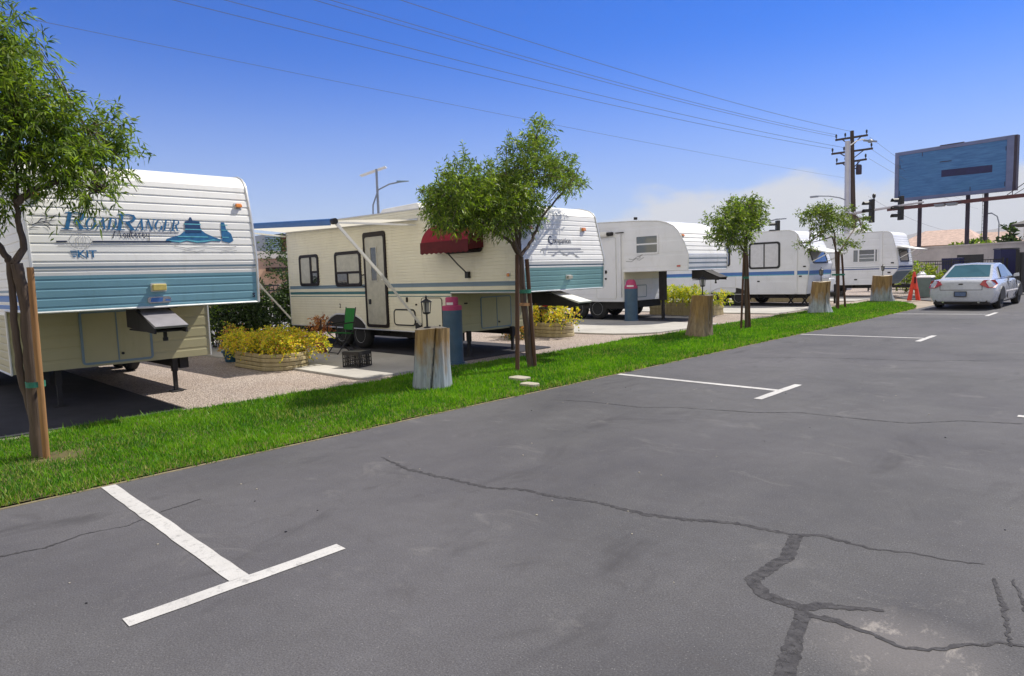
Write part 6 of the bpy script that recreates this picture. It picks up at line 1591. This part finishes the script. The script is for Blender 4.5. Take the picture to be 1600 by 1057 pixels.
def signal(label, x, y, z, first=None):
    t = thing('traffic_light', label, 'traffic light', (x, y, z), 0, 'black traffic lights')
    fx, fy = -.72, -.69   # the way its hoods face: towards the road on the left
    ux, uy = .69, -.72
    mb = MB()
    def Q(a, d, b): return (x + ux * a + fx * d, y + uy * a + fy * d, z + b)
    mb.hexa([Q(-.17, -.1, -.68), Q(.17, -.1, -.68), Q(.17, .1, -.68), Q(-.17, .1, -.68), Q(-.17, -.1, .68), Q(.17, -.1, .68), Q(.17, .1, .68), Q(-.17, .1, .68)])
    mb.build('housing', 'black', t, bevel=.02)
    for k, b in enumerate((-.46, -.02, .42)):
        mb = MB(); n = 10; V = []
        for d, r in ((.09, .19), (.50, .19)):
            for i in range(n + 1): a = math.pi * i / n; V.append(Q(r * math.cos(a), d, b + r * math.sin(a) * .95 - .04))
        mb.add(V, [(i, i + 1, n + 2 + i, n + 1 + i) for i in range(n)]); mb.add([Q(-.13, .083, b - .13), Q(.13, .083, b - .13), Q(.13, .083, b + .13), Q(-.13, .083, b + .13)], [(0, 1, 2, 3)]); mb.build('hood', 'black', t)
    return t
def bracket_cap(x, y, z):
    pass
signal('black traffic light with a camera above it, left one on the mast arm', -12.55, 43.27, 4.62)
signal('black traffic light under the billboard corner, right one on the mast arm', -11.05, 43.37, 4.66)
t = thing('signal_camera', 'small detection camera on the mast arm above the left traffic light', 'camera', (-12.45, 43.3, 5.15))
mb = MB(); mb.tube([(-12.45, 43.3, 4.7), (-12.45, 43.3, 5.45)], .05, 8); mb.build('stem', 'greypole', t, smooth=True)
mb = MB(); mb.lathe([(.02, -.16), (.09, -.1), (.10, .06), (.04, .12)], (-12.45, 43.3, 5.5), 10); mb.build('camera_head', 'black', t, smooth=True)
t = thing('street_lamp', 'curved arm street lamp seen above the blue striped trailer', 'street lamp', (-19.85, 44.2, 0))
mb = MB(); mb.tube([(-19.85, 44.2, 0), (-19.85, 44.2, 3.6), (-19.75, 44.3, 4.2), (-19.4, 44.65, 4.58), (-18.95, 45.2, 4.74)], [.09, .07, .05, .045, .04], 8); mb.build('pole', 'greypole', t, smooth=True)
mb = MB(); mb.hexa([(-19.0, 45.1, 4.68), (-18.5, 45.6, 4.72), (-18.6, 45.7, 4.72), (-19.1, 45.2, 4.68), (-19.0, 45.1, 4.76), (-18.5, 45.6, 4.78), (-18.6, 45.7, 4.78), (-19.1, 45.2, 4.76)]); mb.build('lamp_head', 'greypole', t)
signal('black traffic light just above the blue striped trailer roof', -17.66, 42.16, 3.75)
t = thing('solar_street_lamp', 'solar street lamp with a tilted white panel behind the cream trailer', 'street lamp', (-33.9, 23.4, 0))
mb = MB(); mb.tube([(-33.9, 23.4, 0), (-34.2, 23.6, 8.15)], [.1, .07], 10); mb.build('pole', 'greypole', t, smooth=True)
mb = MB(); mb.hexa([(-34.92, 22.86, 7.78), (-33.82, 23.98, 8.27), (-34.5, 24.6, 8.33), (-35.6, 23.5, 7.85), (-34.93, 22.87, 7.84), (-33.83, 23.99, 8.33), (-34.51, 24.6, 8.39), (-35.6, 23.5, 7.91)]); mb.build('solar_panel', 'solar', t)
mb = MB(); mb.tube([(-34.22, 23.2, 5.2), (-34.22, 23.25, 6.0), (-34.06, 23.56, 6.9), (-33.6, 24.05, 7.22), (-33.1, 24.6, 7.36)], .045, 6); mb.build('lamp_arm', 'greypole', t, smooth=True)
mb = MB(); mb.hexa([(-33.25, 24.35, 7.3), (-32.75, 24.9, 7.36), (-32.9, 25.0, 7.36), (-33.4, 24.5, 7.3), (-33.25, 24.35, 7.42), (-32.8, 24.88, 7.40), (-32.9, 25.0, 7.40), (-33.4, 24.5, 7.42)]); mb.build('lamp_head', 'bluegrey', t)
t = thing('street_lamp', 'tall thin street lamp with a hooked arm right of the billboard posts', 'street lamp', (-11.2, 70, 0))
mb = MB(); mb.tube([(-10.35, 70, 0), (-10.35, 70, 4.6), (-10.5, 70, 5.2), (-10.9, 70, 5.5)], .05, 6); mb.build('pole', 'greypole', t, smooth=True)
mb = MB(); mb.box(-11.3, -10.85, 69.9, 70.1, 5.44, 5.54); mb.build('lamp_head', 'greypole', t)
t = thing('pavilion_roof', 'dark corner of a small tiled tower roof at the right edge of the photo', 'roof tower', (-5.6, 50.6, 0))
mb = MB(); mb.box(-6.2, -4.6, 50.2, 51.8, 0, 3.55); mb.build('wall', 'wall', t)
mb = MB(); mb.add([(-6.75, 49.75, 3.5), (-4.1, 49.75, 3.5), (-4.1, 52.3, 3.5), (-6.75, 52.3, 3.5), (-5.4, 51.0, 4.15), (-6.75, 49.75, 3.6), (-4.1, 49.75, 3.6), (-4.1, 52.3, 3.6), (-6.75, 52.3, 3.6)], [(3, 2, 1, 0), (0, 1, 6, 5), (1, 2, 7, 6), (2, 3, 8, 7), (3, 0, 5, 8), (5, 6, 4), (6, 7, 4), (7, 8, 4), (8, 5, 4)]); mb.build('roof', 'darkgrey', t)

# ------------------------------------------------------------------ far hills
def hills():
    n = 90; V = []; F = []
    r = random.Random(4); ph = [r.uniform(0, 6) for _ in range(6)]
    rows = [(0, 0.0), (350, .38), (700, .72), (1000, 1.0), (1500, .55), (2100, 0)]
    for i in range(n + 1):
        a = math.radians(-52 + 130 * i / n)        # bearing from +Y, left positive
        e = 150 + 55 * math.sin(a * 5 + ph[0]) + 32 * math.sin(a * 11 + ph[1]) + 16 * math.sin(a * 23 + ph[2]) + 8 * math.sin(a * 51 + ph[3])
        e *= 1.0 if a < .35 else max(.25, 1 - (a - .35) * 1.4)
        for d, k in rows:
            R_ = 4600 + d; V.append((-R_ * math.sin(a), R_ * math.cos(a), max(-2, e * k * (1 + .1 * math.sin(a * 60 + d)))))
    m = len(rows)
    for i in range(n):
        for j in range(m - 1): F.append((i * m + j, (i + 1) * m + j, (i + 1) * m + j + 1, i * m + j + 1))
    mb = MB(); mb.add(V, F); mb.build('hills', 'mount', kind='structure', smooth=True)
hills()

# ------------------------------------------------------------------ the air itself
mb = MB(); mb.box(-7800, 7800, -7800, 7800, -3.2, 300)
hzo = mb.build('haze', 'wall', kind='stuff')
hm = bpy.data.materials.new('haze_air'); hm.use_nodes = True; hm.node_tree.nodes.clear()
ho = hm.node_tree.nodes.new('ShaderNodeOutputMaterial'); hv = hm.node_tree.nodes.new('ShaderNodeVolumePrincipled')
hv.inputs['Color'].default_value = (.96, .98, 1.0, 1); hv.inputs['Density'].default_value = 0.00016
hm.node_tree.links.new(hv.outputs[0], ho.inputs['Volume'])
hzo.data.materials.clear(); hzo.data.materials.append(hm)
